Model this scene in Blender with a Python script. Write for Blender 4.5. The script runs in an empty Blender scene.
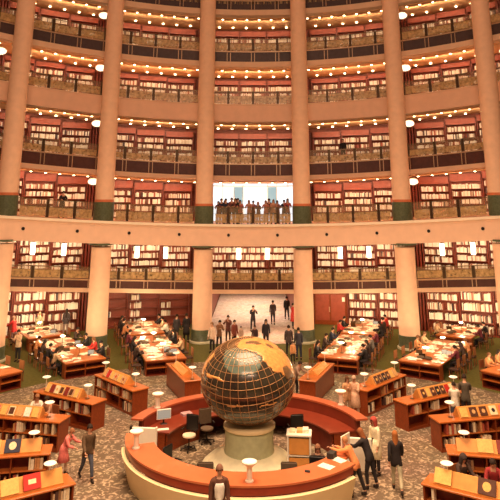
import bpy, bmesh, math, random
from math import sin, cos, radians, pi, atan2, hypot, sqrt
from mathutils import Vector, Matrix
random.seed(7)
SC = bpy.context.scene
COL = SC.collection
R = radians

# ------------------------------------------------------------------ materials
def nt(name):
    m = bpy.data.materials.new(name); m.use_nodes = True
    n = m.node_tree; return m, n, n.nodes['Principled BSDF']
def mat(name, col, rough=.6, var=.12, scale=6.0, metal=0.0, spec=.3, coat=0.0, emit=None, es=0, stretch=None):
    m, n, b = nt(name)
    b.inputs['Roughness'].default_value = rough
    b.inputs['Metallic'].default_value = metal
    b.inputs['Specular IOR Level'].default_value = spec
    b.inputs['Coat Weight'].default_value = coat
    if var > 0:
        tc = n.nodes.new('ShaderNodeTexCoord'); no = n.nodes.new('ShaderNodeTexNoise'); no.inputs['Scale'].default_value = scale
        no.inputs['Detail'].default_value = 5
        mp = n.nodes.new('ShaderNodeMapping')
        if stretch: mp.inputs['Scale'].default_value = stretch
        n.links.new(tc.outputs['Object'], mp.inputs[0]); n.links.new(mp.outputs[0], no.inputs['Vector'])
        r = n.nodes.new('ShaderNodeValToRGB')
        r.color_ramp.elements[0].position = .3; r.color_ramp.elements[1].position = .7
        r.color_ramp.elements[0].color = tuple(c*(1-var) for c in col)+(1,)
        r.color_ramp.elements[1].color = tuple(min(1, c*(1+var)) for c in col)+(1,)
        n.links.new(no.outputs['Fac'], r.inputs[0]); n.links.new(r.outputs[0], b.inputs['Base Color'])
    else:
        b.inputs['Base Color'].default_value = (*col, 1)
    if emit:
        b.inputs['Emission Color'].default_value = (*emit, 1); b.inputs['Emission Strength'].default_value = es
    return m
M = {}
M['column'] = mat('column_plaster', (.88,.56,.38), .6, .05, 3)
M['cream'] = mat('cream_stone', (.84,.54,.38), .55, .04, 2)
M['creamlip'] = mat('pale_stone_lip', (.92,.76,.58), .5, .03, 2)
M['greenbase'] = mat('green_marble', (.10,.115,.065), .3, .25, 9)
M['paleband'] = mat('pale_marble', (.62,.6,.42), .35, .1, 8)
M['redtrim'] = mat('copper_trim', (.62,.18,.08), .4, .05)
M['fascia'] = mat('brown_fascia', (.085,.028,.022), .45, .15, 4)
M['fasciadk'] = mat('dark_fascia', (.07,.042,.042), .45, .15, 4)
M['soffit'] = mat('soffit_plaster', (.80,.55,.38), .7, .04, 2)
M['ceil'] = mat('gallery_ceiling', (.85,.46,.22), .65, .05, 2)
M['wall'] = mat('red_wood_wall', (.16,.035,.018), .5, .2, 3, stretch=(6,6,.6))
M['bcase'] = mat('red_bookcase_wood', (.22,.042,.022), .45, .15, 4, stretch=(1,4,6))
M['header'] = mat('red_header_wood', (.31,.065,.035), .4, .12, 4)
M['wood'] = mat('cherry_wood', (.22,.042,.009), .35, .22, 4, coat=.15, stretch=(1,6,6))
M['woodtop'] = mat('orange_wood_top', (.48,.135,.028), .3, .15, 4, coat=.2, stretch=(1,6,1))
M['wooddk'] = mat('dark_red_wood', (.15,.022,.010), .4, .2, 4)
M['gold'] = mat('gold_display_board', (.66,.30,.075), .45, .1, 5)
M['desktop'] = mat('terracotta_counter', (.55,.155,.06), .3, .06, 3, coat=.2)
M['deskred'] = mat('red_counter_edge', (.27,.04,.018), .35, .1, 3, coat=.15)
M['deskcream'] = mat('cream_counter_wall', (.86,.70,.40), .45, .04, 2)
M['black'] = mat('black_plastic', (.015,.013,.012), .4, .1)
M['post'] = mat('bronze_post', (.07,.04,.02), .4, .1, metal=.4)
M['postlit'] = mat('brass_strap', (.55,.36,.22), .35, .05, metal=.3)
M['rail'] = mat('handrail_bronze', (.20,.12,.06), .35, .1, metal=.4)
M['white'] = mat('white_enamel', (.92,.86,.70), .4, .03)
M['paper'] = mat('paper', (.85,.78,.62), .7, .08, 12)
M['chairwood'] = mat('chair_wood', (.27,.09,.03), .4, .15)
M['chairseat'] = mat('chair_seat_leather', (.06,.03,.02), .5, .2)
M['beigefab'] = mat('beige_fabric', (.72,.6,.42), .8, .08, 14)
M['brownfab'] = mat('brown_fabric', (.13,.09,.055), .8, .1, 14)
M['skin'] = mat('skin', (.62,.33,.2), .55, .06)
M['eye'] = mat('eye_dark', (.02,.015,.01), .3, 0)
M['lip'] = mat('lips', (.4,.12,.09), .5, 0)
M['greenped'] = mat('sage_fluted_stone', (.50,.52,.31), .4, .1, 5)
M['creamped'] = mat('cream_pedestal_stone', (.92,.90,.62), .35, .08, 4)
M['deskdk'] = mat('dark_red_worktop', (.20,.035,.016), .35, .1, 3, coat=.15)
M['ledge'] = mat('red_brown_ledge', (.42,.10,.04), .3, .08, 3, coat=.2)
M['gridgold'] = mat('globe_brass_lines', (.52,.28,.12), .35, .05, metal=.4)
M['land'] = mat('globe_gold_land', (.66,.31,.09), .3, .25, 9, coat=.4)  # gold of the continents, also of the painted highlight arcs
M['landdk'] = mat('globe_dark_relief', (.16,.09,.04), .35, .3, 9, coat=.3)
def emat(name, col, s):
    m, n, b = nt(name); b.inputs['Base Color'].default_value = (.08,.08,.08,1)
    b.inputs['Emission Color'].default_value = (*col, 1); b.inputs['Emission Strength'].default_value = s; return m
M['spot'] = emat('spotlight_glow', (1,.70,.36), 17)
M['lantern'] = emat('lantern_glow', (1,.80,.52), 5)
M['lampdisc'] = mat('lamp_disc_glow', (.9,.85,.7), .5, 0, emit=(1,.84,.56), es=.38)
M['oval'] = emat('oval_lamp_glow', (1,.82,.55), 2.4)
M['window'] = emat('daylight_window', (.90,.95,1.0), 1.15)
M['windowblue'] = emat('bluish_window_pane', (.35,.66,.74), .62)
M['screen'] = emat('monitor_screen', (.85,.74,.58), .35)
M['bar'] = emat('reading_lamp_glow', (1,.83,.5), 14)
# glass balustrade with gold tint
def glassmat(name, col, fac, mottled=False):
    m, n, b = nt(name); b.inputs['Base Color'].default_value = (*col, 1); b.inputs['Roughness'].default_value = .35
    t = n.nodes.new('ShaderNodeBsdfTransparent'); x = n.nodes.new('ShaderNodeMixShader'); x.inputs[0].default_value = fac
    o = n.nodes['Material Output']
    if mottled:
        tc = n.nodes.new('ShaderNodeTexCoord'); no = n.nodes.new('ShaderNodeTexNoise'); no.inputs['Scale'].default_value = 5; no.inputs['Detail'].default_value = 3
        r = n.nodes.new('ShaderNodeMapRange'); r.inputs[1].default_value = .35; r.inputs[2].default_value = .65; r.inputs[3].default_value = fac-.28; r.inputs[4].default_value = min(1, fac+.22)
        n.links.new(tc.outputs['Object'], no.inputs['Vector']); n.links.new(no.outputs['Fac'], r.inputs[0]); n.links.new(r.outputs[0], x.inputs[0])
    n.links.new(t.outputs[0], x.inputs[1]); n.links.new(b.outputs[0], x.inputs[2]); n.links.new(x.outputs[0], o.inputs['Surface'])
    return m
M['glass'] = glassmat('clear_balustrade_glass', (.55,.42,.25), .16)
M['goldglass'] = glassmat('gold_mesh_panel', (.56,.38,.17), .72, True)
# globe ocean
def ocean():
    m, n, b = nt('globe_dark_ocean'); b.inputs['Roughness'].default_value = .22; b.inputs['Coat Weight'].default_value = .35
    tc = n.nodes.new('ShaderNodeTexCoord'); no = n.nodes.new('ShaderNodeTexNoise'); no.inputs['Scale'].default_value = 1.3; no.inputs['Detail'].default_value = 6
    r = n.nodes.new('ShaderNodeValToRGB'); e = r.color_ramp.elements
    e[0].position = .35; e[0].color = (.022,.014,.010,1); e[1].position = .6; e[1].color = (.040,.036,.022,1)
    n.links.new(tc.outputs['Object'], no.inputs['Vector']); n.links.new(no.outputs['Fac'], r.inputs[0]); n.links.new(r.outputs[0], b.inputs['Base Color'])
    return m
M['ocean'] = ocean()
M['teal'] = mat('globe_teal_sea', (.10,.14,.11), .25, .25, 5, coat=.3)
def flecked(name, base, fleck, sc, lo, hi):
    m, n, b = nt(name); b.inputs['Roughness'].default_value = .85
    tc = n.nodes.new('ShaderNodeTexCoord'); no = n.nodes.new('ShaderNodeTexNoise'); no.inputs['Scale'].default_value = sc; no.inputs['Detail'].default_value = 4
    no.inputs['Distortion'].default_value = 1.6
    n2 = n.nodes.new('ShaderNodeTexNoise'); n2.inputs['Scale'].default_value = .5
    r = n.nodes.new('ShaderNodeValToRGB'); e = r.color_ramp.elements
    e[0].position = lo; e[0].color = (*base, 1); e[1].position = hi; e[1].color = (*fleck, 1)
    mx = n.nodes.new('ShaderNodeMix'); mx.data_type = 'RGBA'; mx.blend_type = 'MULTIPLY'; mx.inputs[0].default_value = .25
    n.links.new(tc.outputs['Object'], no.inputs['Vector']); n.links.new(tc.outputs['Object'], n2.inputs['Vector'])
    n.links.new(no.outputs['Fac'], r.inputs[0]); n.links.new(r.outputs[0], mx.inputs[6]); n.links.new(n2.outputs['Color'], mx.inputs[7])
    n.links.new(mx.outputs[2], b.inputs['Base Color']); return m
M['carpet'] = flecked('patterned_taupe_carpet', (.15,.105,.06), (.62,.48,.31), 5.0, .50, .69)
M['corridor'] = flecked('pale_corridor_carpet', (.55,.40,.30), (.72,.58,.46), 2.4, .45, .6)
M['green'] = mat('olive_green_carpet', (.105,.10,.02), .95, .2, 7)
# far books: a colour for every book
def booksmat():
    m, n, b = nt('mixed_book_spines'); b.inputs['Roughness'].default_value = .7
    g = n.nodes.new('ShaderNodeNewGeometry'); r = n.nodes.new('ShaderNodeValToRGB'); r.color_ramp.interpolation = 'CONSTANT'
    cs = [(0,(.78,.68,.56)),(.24,(.86,.79,.68)),(.42,(.66,.52,.40)),(.54,(.82,.74,.62)),(.68,(.46,.30,.20)),(.77,(.24,.10,.06)),(.85,(.40,.10,.06)),(.92,(.09,.06,.06))]
    el = r.color_ramp.elements
    while len(el) < len(cs): el.new(.5)
    for e, (p, c) in zip(el, cs): e.position = p; e.color = (*c, 1)
    n.links.new(g.outputs['Random Per Island'], r.inputs[0]); n.links.new(r.outputs[0], b.inputs['Base Color']); return m
M['books'] = booksmat()
_cl = {}
def cmat(c, kind='cloth'):
    k = (tuple(round(v, 3) for v in c), kind)
    if k not in _cl: _cl[k] = mat(kind+'_'+'_'.join(str(int(v*255)) for v in c), c, .8 if kind == 'cloth' else .5, .15, 14)
    return _cl[k]

# ------------------------------------------------------------------ mesh helpers
class MB:
    def __init__(s): s.v = []; s.f = []
    def add(s, vs, fs, mx=None):
        k = len(s.v)
        s.v += [tuple(mx @ Vector(v)) if mx is not None else tuple(v) for v in vs]
        s.f += [tuple(i+k for i in f) for f in fs]; return s
    def box(s, x0, x1, y0, y1, z0, z1, mx=None):
        return s.add([(x0,y0,z0),(x1,y0,z0),(x1,y1,z0),(x0,y1,z0),(x0,y0,z1),(x1,y0,z1),(x1,y1,z1),(x0,y1,z1)],
                     [(3,2,1,0),(4,5,6,7),(0,1,5,4),(1,2,6,5),(2,3,7,6),(3,0,4,7)], mx)
    def bbox(s, x0, x1, y0, y1, z0, z1, b=.012, mx=None):   # box with chamfered upright and top edges
        vs = []
        for z, d in ((z0, 0), (z1-b, 0), (z1, b)):
            for (x, y, sx, sy) in ((x0,y0,1,1),(x1,y0,-1,1),(x1,y1,-1,-1),(x0,y1,1,-1)):
                e = b
                pts = [(x+sx*(e+d), y+sy*d), (x+sx*d, y+sy*(e+d))]
                if (sx*sy) > 0: pts = pts[::-1]
                vs += [(px, py, z) for px, py in pts]
        fs = [tuple(range(7,-1,-1)), tuple(range(16,24))]
        for k in (0, 8):
            for i in range(8): fs.append((k+i, k+(i+1)%8, k+8+(i+1)%8, k+8+i))
        return s.add(vs, fs, mx)
    def lathe(s, prof, n=24, c=(0,0,0), ang=2*pi, mx=None, flute=0):
        vs = []; fs = []
        for r, z in prof:
            for i in range(n):
                a = ang*i/n; rr = r*(1+flute*(i % 2)); vs.append((c[0]+rr*cos(a), c[1]+rr*sin(a), c[2]+z))
        for j in range(len(prof)-1):
            for i in range(n): fs.append((j*n+i, j*n+(i+1)%n, (j+1)*n+(i+1)%n, (j+1)*n+i))
        fs.append(tuple(range(n-1,-1,-1))); fs.append(tuple((len(prof)-1)*n+i for i in range(n)))
        return s.add(vs, fs, mx)
    def tube(s, p, q, r, r2=None, n=8):
        p, q = Vector(p), Vector(q); d = q-p
        if d.length < 1e-6: return s
        mx = Matrix.Translation(p) @ d.to_track_quat('Z','Y').to_matrix().to_4x4()
        return s.lathe([(r,0),(r2 if r2 is not None else r, d.length)], n, mx=mx)
    def arc(s, a0, a1, prof, step=1.0, fn=None):
        """closed profile (r,z) swept from a0 to a1 degrees; fn(a,r,z)->point"""
        n = max(1, int(abs(a1-a0)/step+.5)); m = len(prof); vs = []; fs = []
        for i in range(n+1):
            a = a0+(a1-a0)*i/n
            for r, z in prof: vs.append(fn(a, r, z))
        for i in range(n):
            for j in range(m):
                k = (j+1) % m
                fs.append((i*m+j, i*m+k, (i+1)*m+k, (i+1)*m+j))
        fs.append(tuple(range(m-1,-1,-1))); fs.append(tuple(n*m+j for j in range(m)))
        return s.add(vs, fs)
    def mesh(s, name, m, smooth=False):
        me = bpy.data.meshes.new(name); me.from_pydata(s.v, [], s.f); me.update()
        bm = bmesh.new(); bm.from_mesh(me); bmesh.ops.recalc_face_normals(bm, faces=bm.faces); bm.to_mesh(me); bm.free()
        if m is not None: me.materials.append(m)
        if smooth: me.shade_smooth()
        return me
    def build(s, name, m, parent=None, smooth=False):
        o = bpy.data.objects.new(name, s.mesh(name, m, smooth)); COL.objects.link(o)
        if parent is not None: o.parent = parent
        return o
def smooth_angle(o, deg=40):
    me = o.data; me.shade_smooth()
    bm = bmesh.new(); bm.from_mesh(me)
    for e in bm.edges:
        if len(e.link_faces) == 2 and e.calc_face_angle(0) > R(deg): e.smooth = False
    bm.to_mesh(me); bm.free(); return o
def tag(o, label=None, cat=None, group=None, kind=None):
    if label: o['label'] = label
    if cat: o['category'] = cat
    if group: o['group'] = group
    if kind: o['kind'] = kind
    return o
def empty(name, loc=(0,0,0), rz=0):
    o = bpy.data.objects.new(name, None); COL.objects.link(o); o.location = loc; o.rotation_euler = (0,0,rz); o.empty_display_size = .1; return o
def copy_tree(o, parent=None):
    c = o.copy(); COL.objects.link(c); c.parent = parent
    for ch in list(o.children): copy_tree(ch, c)
    return c
_first = {}
def instance(key, maker, loc, rz, label, cat, group=None, scale=None):
    if key not in _first: o = _first[key] = maker()
    else:
        src = _first[key]; o = copy_tree(src)
        for k in ('label','group'):
            if k in o: del o[k]
    o.location = loc; o.rotation_euler = (0,0,rz)
    if scale: o.scale = scale
    return tag(o, label, cat, group)

# ------------------------------------------------------------------ the rotunda's geometry
YC = 19.2                      # centre of the colonnade's arc
GX, GY = -.13, 23.48            # centre of the round desk and the globe
def lift(x, z): return (min(abs(x), 19)/14.7)**2*(.8-.02*max(0, z))
def ring(a, r, z):             # a point of the building: angle, radius, height; the galleries rise slightly to the sides
    x = r*sin(R(a)); return (x, YC+r*cos(R(a)), z+lift(x, z))
def ringflat(a, r, z): return (r*sin(R(a)), YC+r*cos(R(a)), z)
def desk(a, r, z): return (GX+r*sin(R(a)), GY+r*cos(R(a)), z)
COLA = [-38.9, -24.3, -8.1, 8.1, 24.3, 38.9]
A0, A1 = -56, 56
COLN = ['first','second','third','fourth','fifth','sixth']

# floor: olive carpet, patterned carpet round the desk, pale corridor
mb = MB(); mb.lathe([(33,-.2),(33,0)], 96, c=(0,YC,0)); mb.build('floor', M['green'])['kind'] = 'structure'
mb = MB(); mb.lathe([(14.4,.001),(14.4,.012)], 120, c=(GX,GY,0)); mb.build('floor_carpet', M['carpet'])['kind'] = 'structure'
mb = MB(); mb.box(-3.25,3.25,42.3,74,.004,.018); mb.build('floor_corridor', M['corridor'])['kind'] = 'structure'
mb = MB(); mb.lathe([(60,-.6),(60,-.21)], 48, c=(0,30,0)); mb.build('floor_slab', M['green'])['kind'] = 'structure'
# corridor shell
for nm, b in (('wall_corridor_left',(-3.7,-3.3,49.5,74,0,2.9)),('wall_corridor_right',(3.3,3.7,49.5,74,0,2.9))):
    mb = MB(); mb.box(*b); mb.build(nm, M['wall'])['kind'] = 'structure'
mb = MB(); mb.box(-3.7,3.7,74,74.3,0,3.2); mb.build('wall_corridor_end', M['cream'])['kind'] = 'structure'
mb = MB(); mb.box(-3.7,3.7,50.1,74.3,2.9,3.1); mb.build('ceiling_corridor', M['soffit'])['kind'] = 'structure'

# storeys: floor height, underside of the slab, colours
ST = {'M': dict(z=3.4, lo=2.88, sof=2.55, m='fascia'),
      '2': dict(z=7.4, lo=6.0, sof=6.0, m='cream'),
      '3': dict(z=11.65, lo=10.80, sof=10.42, m='fascia'),
      '4': dict(z=16.12, lo=14.85, sof=14.75, m='cream'),
      '5': dict(z=20.3, lo=19.5, sof=19.03, m='fasciadk'),
      '6': dict(z=24.5, lo=23.76, sof=23.25, m='fasciadk')}
RR = 26.3; RW = 30.3
tn = 0
def trim(mb, m):
    global tn
    tn += 1; o = mb.build('trim_%d' % tn, m); o['kind'] = 'structure'; return o
for k, s in ST.items():
    z, lo, sof = s['z'], s['lo'], s['sof']
    if k == '2':
        mb = MB(); mb.arc(A0, A1, [(23.3,lo),(23.3,z-.12),(23.25,z-.12),(23.25,z),(RW+.5,z),(RW+.5,lo)], 1, ring); trim(mb, M['cream'])
        mb = MB(); mb.arc(A0, A1, [(23.16,z-.13),(23.16,z+.03),(23.6,z+.03),(23.6,z-.13)], 1, ring); trim(mb, M['creamlip'])
        mb = MB(); mb.arc(A0, A1, [(24.7,lo-.1),(24.7,lo-.002),(RW+.3,lo-.002),(RW+.3,lo-.1)], 1, ring); o = mb.build('ceiling_mezzanine', M['ceil']); o['kind'] = 'structure'
        continue
    mb = MB(); mb.arc(A0, A1, [(RR,lo),(RR,z),(RW+.5,z),(RW+.5,lo)], 1, ring); trim(mb, M[s['m']])
    if sof < lo:
        mb = MB(); mb.arc(A0, A1, [(RR-.05,sof+.06),(RR-.05,lo-.003),(RW+.5,lo-.003),(RW+.5,sof+.02),(RR+.5,sof),(RR+.3,sof)], 1, ring); trim(mb, M['soffit'])
    if k != 'M':
        mb = MB(); mb.arc(A0, A1, [(RR+.55,sof-.05),(RR+.55,sof-.001),(RW+.2,sof+.015),(RW+.2,sof-.05)], 1, ring); mb.build('ceiling_gallery', M['ceil'])['kind'] = 'structure'
    # pale line on top of each fascia
    mb = MB(); mb.arc(A0, A1, [(RR-.06,z-.04),(RR-.06,z+.05),(RR+.1,z+.05),(RR+.1,z-.04)], 1, ring); trim(mb, M['postlit'] if s['m'] != 'cream' else M['soffit'])

# back wall: open at the corridor (ground) and the middle window (storey 2)
def wallseg(nm, a0, a1, z0, z1, m=None, r0=RW, r1=RW+.4):
    mb = MB(); mb.arc(a0, a1, [(r0,z0),(r0,z1),(r1,z1),(r1,z0)], 1, ring if z0 > .5 else (lambda a, r, z: ring(a, r, z) if z > .5 else ringflat(a, r, z)))
    o = mb.build(nm, m or M['wall']); o['kind'] = 'structure'; return o
wallseg('wall_ground_left', A0, -6.25, 0, 2.88); wallseg('wall_ground_right', 6.25, A1, 0, 2.88)
wallseg('wall_mezzanine', A0, A1, 3.4, 6.0)
wallseg('wall_gallery_left', A0, -7.0, 7.4, 10.8); wallseg('wall_gallery_right', 7.0, A1, 7.4, 10.8)
for nm, z0, z1 in (('wall_third_gallery',11.65,14.85),('wall_fourth_gallery',16.12,19.5),('wall_fifth_gallery',20.3,23.76),('wall_sixth_gallery',24.5,29)):
    wallseg(nm, A0, A1, z0, z1)
# dome ring above, outside the frame, so the hall is closed
mb = MB(); mb.arc(-180, 180, [(11,29.4),(11,29.8),(RW+1,29.8),(RW+1,29.4)], 4, ringflat); mb.build('ceiling', M['cream'])['kind'] = 'structure'

# columns: an upper shaft on the cream beam, a lower shaft standing on the floor
def upper_col(i, a):
    x, y, _ = ring(a, 24.0, 0); zb = ring(a, 24, 7.4)[2]
    t = empty('column', (x, y, zb)); tag(t, '%s tall peach column from the left, rising from the cream beam past every gallery' % COLN[i], 'column', 'upper columns')
    smooth_angle(MB().lathe([(.615,1.35),(.60,4),(.585,12),(.575,21.9)], 40).build('shaft', M['column'], t))
    smooth_angle(MB().lathe([(.66,0),(.66,1.18),(.64,1.2)], 40).build('base', M['greenbase'], t))
    smooth_angle(MB().lathe([(.645,1.2),(.65,1.24),(.62,1.28),(.63,1.32),(.615,1.36)], 40).build('collar', M['redtrim'], t))
def lower_col(i, a):
    x, y, _ = ring(a, 24.0, 0); zt = ring(a, 24, 6.0)[2]-.005
    t = empty('column', (x, y, 0)); tag(t, '%s short peach column from the left, standing on green carpet under the cream beam' % COLN[i], 'column', 'lower columns')
    smooth_angle(MB().lathe([(.66,.80),(.65,2.5),(.63,zt-.25)], 40).build('shaft', M['column'], t))
    smooth_angle(MB().lathe([(.74,.14),(.72,.2),(.69,.24),(.69,.80)], 40).build('base', M['greenbase'], t))
    smooth_angle(MB().lathe([(.80,0),(.80,.1),(.74,.14)], 40).build('plinth', M['paleband'], t))
    smooth_angle(MB().lathe([(.64,zt-.14),(.66,zt-.12),(.80,zt-.10),(.80,zt)], 40).build('capital', M['greenbase'], t))
for i, a in enumerate(COLA): upper_col(i, a); lower_col(i, a)
# small dark round vents in the cream beam
zz = 6.72
for i in range(-6, 6):
    a = (2*i+1)*4.08
    p = ring(a, 23.3, zz)
    mx = Matrix.Translation(p) @ Matrix.Rotation(-R(a), 4, 'Z') @ Matrix.Rotation(R(90), 4, 'X')
    o = MB().lathe([(.10,-.05),(.10,.05)], 16, mx=mx).build('round_vent', M['black'])
    o.location = (0,0,0)
    tag(o, 'small dark round hole in the cream beam, one of an evenly spaced row', 'vent', 'round vents along the cream beam')

# ------------------------------------------------------------------ railings
def railing(zf, r, a0, a1, h, label, gold=(.12,.62), straps=None, baluster=False):
    t = empty('gallery_railing', ring((a0+a1)/2, r, zf)); tag(t, label, 'railing', 'gallery railings')
    inv = Matrix.Translation(-t.location)
    def bd(mb, nm, m):
        o = mb.build(nm, m, t); o.data.transform(inv); return o
    mb = MB(); mb.arc(a0, a1, [(r-.03,zf+h-.05),(r-.03,zf+h),(r+.05,zf+h),(r+.05,zf+h-.05)], 1, ring); bd(mb, 'handrail', M['rail'])
    mb = MB(); mb.arc(a0, a1, [(r,zf+gold[1]),(r,zf+gold[1]+.03),(r+.03,zf+gold[1]+.03),(r+.03,zf+gold[1])], 1, ring); bd(mb, 'middle_rail', M['rail'])
    ks = [k*4.12 for k in range(-14, 15) if a0+.6 < k*4.12 < a1-.6]
    edges = [a0]+ks+[a1]
    for p, q in zip(edges, edges[1:]):
        mb = MB(); mb.arc(p+.25, q-.25, [(r,zf+gold[0]),(r,zf+gold[1]),(r+.02,zf+gold[1]),(r+.02,zf+gold[0])], 1, ring); bd(mb, 'mesh_panel', M['goldglass'])
        mb = MB(); mb.arc(p+.15, q-.15, [(r,zf+gold[1]+.03),(r,zf+h-.06),(r+.015,zf+h-.06),(r+.015,zf+gold[1]+.03)], 1, ring); bd(mb, 'glass_panel', M['glass'])
        if baluster:
            mb = MB()
            for j in range(1, 9):
                a = p+(q-p)*j/9
                mb.arc(a-.05, a+.05, [(r-.04,zf),(r-.04,zf+h),(r-.02,zf+h),(r-.02,zf)], 1, ring)
            bd(mb, 'baluster_screen', M['rail'])
    for k in ks:
        mb = MB(); mb.arc(k-.2, k+.2, [(r-.06,zf),(r-.06,zf+h-.02),(r+.08,zf+h-.02),(r+.08,zf)], 1, ring); bd(mb, 'post', M['post'])
        if straps:
            mb = MB()
            for d in (-.28, .28): mb.arc(k+d-.05, k+d+.05, [(r-.07,straps[0]),(r-.07,straps[1]),(r-.005,straps[1]),(r-.005,straps[0])], 1, ring)
            bd(mb, 'strap', M['postlit'])
railing(3.45, RR, A0, A1, .78, 'bronze and gold railing of the mezzanine under the cream beam', (.05,.52), (2.91,3.36))
railing(11.7, RR, A0, A1, .9, 'gold panelled railing on the brown fascia just above the daylit window', (.05,.46), (10.83,11.6))
railing(16.17, RR, A0, A1, 1.0, 'gold panelled railing on the plain peach balcony band', (.05,.62))
railing(20.35, RR, A0, A1, 1.0, 'gold panelled railing on the dark fascia above the plain peach band', (.05,.62), (19.52,20.22))
railing(24.2, RR, A0, A1, 1.2, 'dark balustered railing on the topmost gallery in view', (.05,.5), (23.8,24.45), True)
GAPN = {-3:'left of the first column',-2:'between first and second columns',-1:'between second and third columns',0:'between the two middle columns',
        1:'between fourth and fifth columns',2:'between fifth and sixth columns',3:'right of the sixth column'}
ed = [A0]+COLA+[A1]
for g in range(7):
    a0, a1 = ed[g], ed[g+1]
    railing(7.45, 23.9, a0+(1.6 if g else 0), a1-(1.6 if g < 6 else 0), 1.12, 'glass and gold railing on the cream beam, '+GAPN[g-3], (.05,.62))

# ------------------------------------------------------------------ bookcases of the galleries
GC = {0:0, 1:15.8, -1:-15.8, 2:31.2, -2:-31.2, 3:46.2, -3:-46.2}
def mk_bookcase(h):
    w = 2.24; d = .42
    def f():
        rows = int((h-.25)/.53)
        mb = MB()
        mb.box(-w/2,-w/2+.06,-d,0,0,h).box(w/2-.06,w/2,-d,0,0,h).box(-w/2+.06,w/2-.06,-.03,0,0,h).box(-w/2+.06,w/2-.06,-d,0,0,.09)
        t = mb.build('bookcase', M['bcase'])
        hz = .12+rows*.53
        MB().box(-w/2+.062,w/2-.062,-d-.02,-.032,hz,h-.02).build('header_panel', M['header'], t)
        for i in range(1, rows):
            MB().box(-w/2+.061,w/2-.061,-d+.01,-.031,.09+i*.53,.12+i*.53).build('shelf', M['bcase'], t)
        return t
    return f
BOOKS = MB()
rb = random.Random(3)
def fill(mx, h, dens, w=2.24, d=.42, sz=1.0):
    rows = int((h-.25)/.53)
    for i in range(rows):
        z = .125+i*.53; x = -w/2+.08+rb.random()*.12
        end = w/2-.1-rb.random()*.12
        if dens < .5 and rb.random() < .35: continue
        if dens < .5: end = x+(end-x)*rb.uniform(.25,.5)
        hb = rb.uniform(.33,.38)
        while x < end:
            t = rb.uniform(.05,.11); hh = hb*rb.uniform(.82,1.04)
            if rb.random() < .035: x += rb.uniform(.08,.25); continue
            y0 = -d+.03+rb.random()*.03
            BOOKS.box(x, x+t-.006, y0, -.06, z, z+hh, mx); x += t
LV = {'G':(0,2.40,'ground floor'),'M':(3.4,2.5,'mezzanine under the cream beam'),'2':(7.4,2.8,'first gallery over the cream beam'),
      '3':(11.65,2.7,'second gallery over the cream beam'),'4':(16.12,2.6,'third gallery over the cream beam'),'5':(20.3,2.7,'fourth gallery over the cream beam')}
for lv, (zf, h, ln) in LV.items():
    for g, gc in GC.items():
        if lv in 'G2' and g == 0: continue
        for bi, bn in ((-1,'left'),(0,'middle'),(1,'right')):
            if lv == 'G' and g == 1 and bi == -1: continue
            a = gc+bi*4.4
            if abs(a) > 46: continue
            r = RW-.02
            p = ring(a, r, zf) if lv != 'G' else ringflat(a, r, .0)
            sc = None
            if lv == 'G': sc = (1,1,1+lift(p[0],2.5)/2.6)
            o = instance('bc'+str(h), mk_bookcase(h), p, -R(a), 'red bookcase, %s bay, %s, %s' % (bn, ln, GAPN[g]), 'bookcase', 'gallery bookcases', sc)
            mx = Matrix.Translation(p) @ Matrix.Rotation(-R(a), 4, 'Z') @ Matrix.Diagonal((1,1,sc[2] if sc else 1,1))
            dens = .35 if (lv == 'G' and g == -1) else 1
            fill(mx, h, dens)
    # fluted pilaster panels between the groups of bays
    for i, a in enumerate([-38.7,-23.5,-7.9,7.9,23.5,38.7]):
        if lv == 'G' and abs(a) < 10: continue
        zt = min(zf+h+.05, {'G':2.5,'M':5.85}.get(lv, 99))
        mb = MB()
        for j in range(-2, 3):
            aa = a+j*.42
            mb.arc(aa-.13, aa+.13, [(RW-.5,zf+.01),(RW-.5,zt),(RW-.03,zt),(RW-.03,zf+.01)], 1, ring if lv != 'G' else (lambda q, r, z: ring(q, r, z) if z > .5 else ringflat(q, r, z)))
        o = mb.build('pilaster_panel', M['wooddk'])
        tag(o, 'dark red fluted wood pilaster, %s, behind the %s column' % (ln, COLN[i]), 'pilaster', 'pilasters between bookcases')
tag(BOOKS.build('shelved_books', M['books']), 'rows of mostly cream book spines filling all the wall bookcases', 'books', None, 'stuff')
# wooden double door on the ground floor right of the fourth column
mb = MB(); mb.arc(8.9, 13.55, [(RW-.16,0),(RW-.16,2.3),(RW-.04,2.3),(RW-.04,0)], 1, ringflat); o = mb.build('door_1', M['wood']); o['kind'] = 'structure'
for a in (9.1, 11.3):
    mb = MB(); mb.arc(a, a+1.95, [(RW-.2,.3),(RW-.2,2.1),(RW-.165,2.1),(RW-.165,.3)], 1, ringflat); mb.build('door_panel', M['header'], o)
mb = MB(); mb.arc(11.0, 11.12, [(RW-.27,.9),(RW-.27,1.25),(RW-.205,1.25),(RW-.205,.9)], 1, ringflat); mb.build('door_handle', M['postlit'], o)
mb = MB(); mb.arc(12.9, 13.3, [(RW-.23,1.65),(RW-.23,1.95),(RW-.202,1.95),(RW-.202,1.65)], 1, ringflat)
tag(mb.build('wall_notice', M['paper']), 'small white notice on the wooden door right of the fourth column', 'notice')

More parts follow.
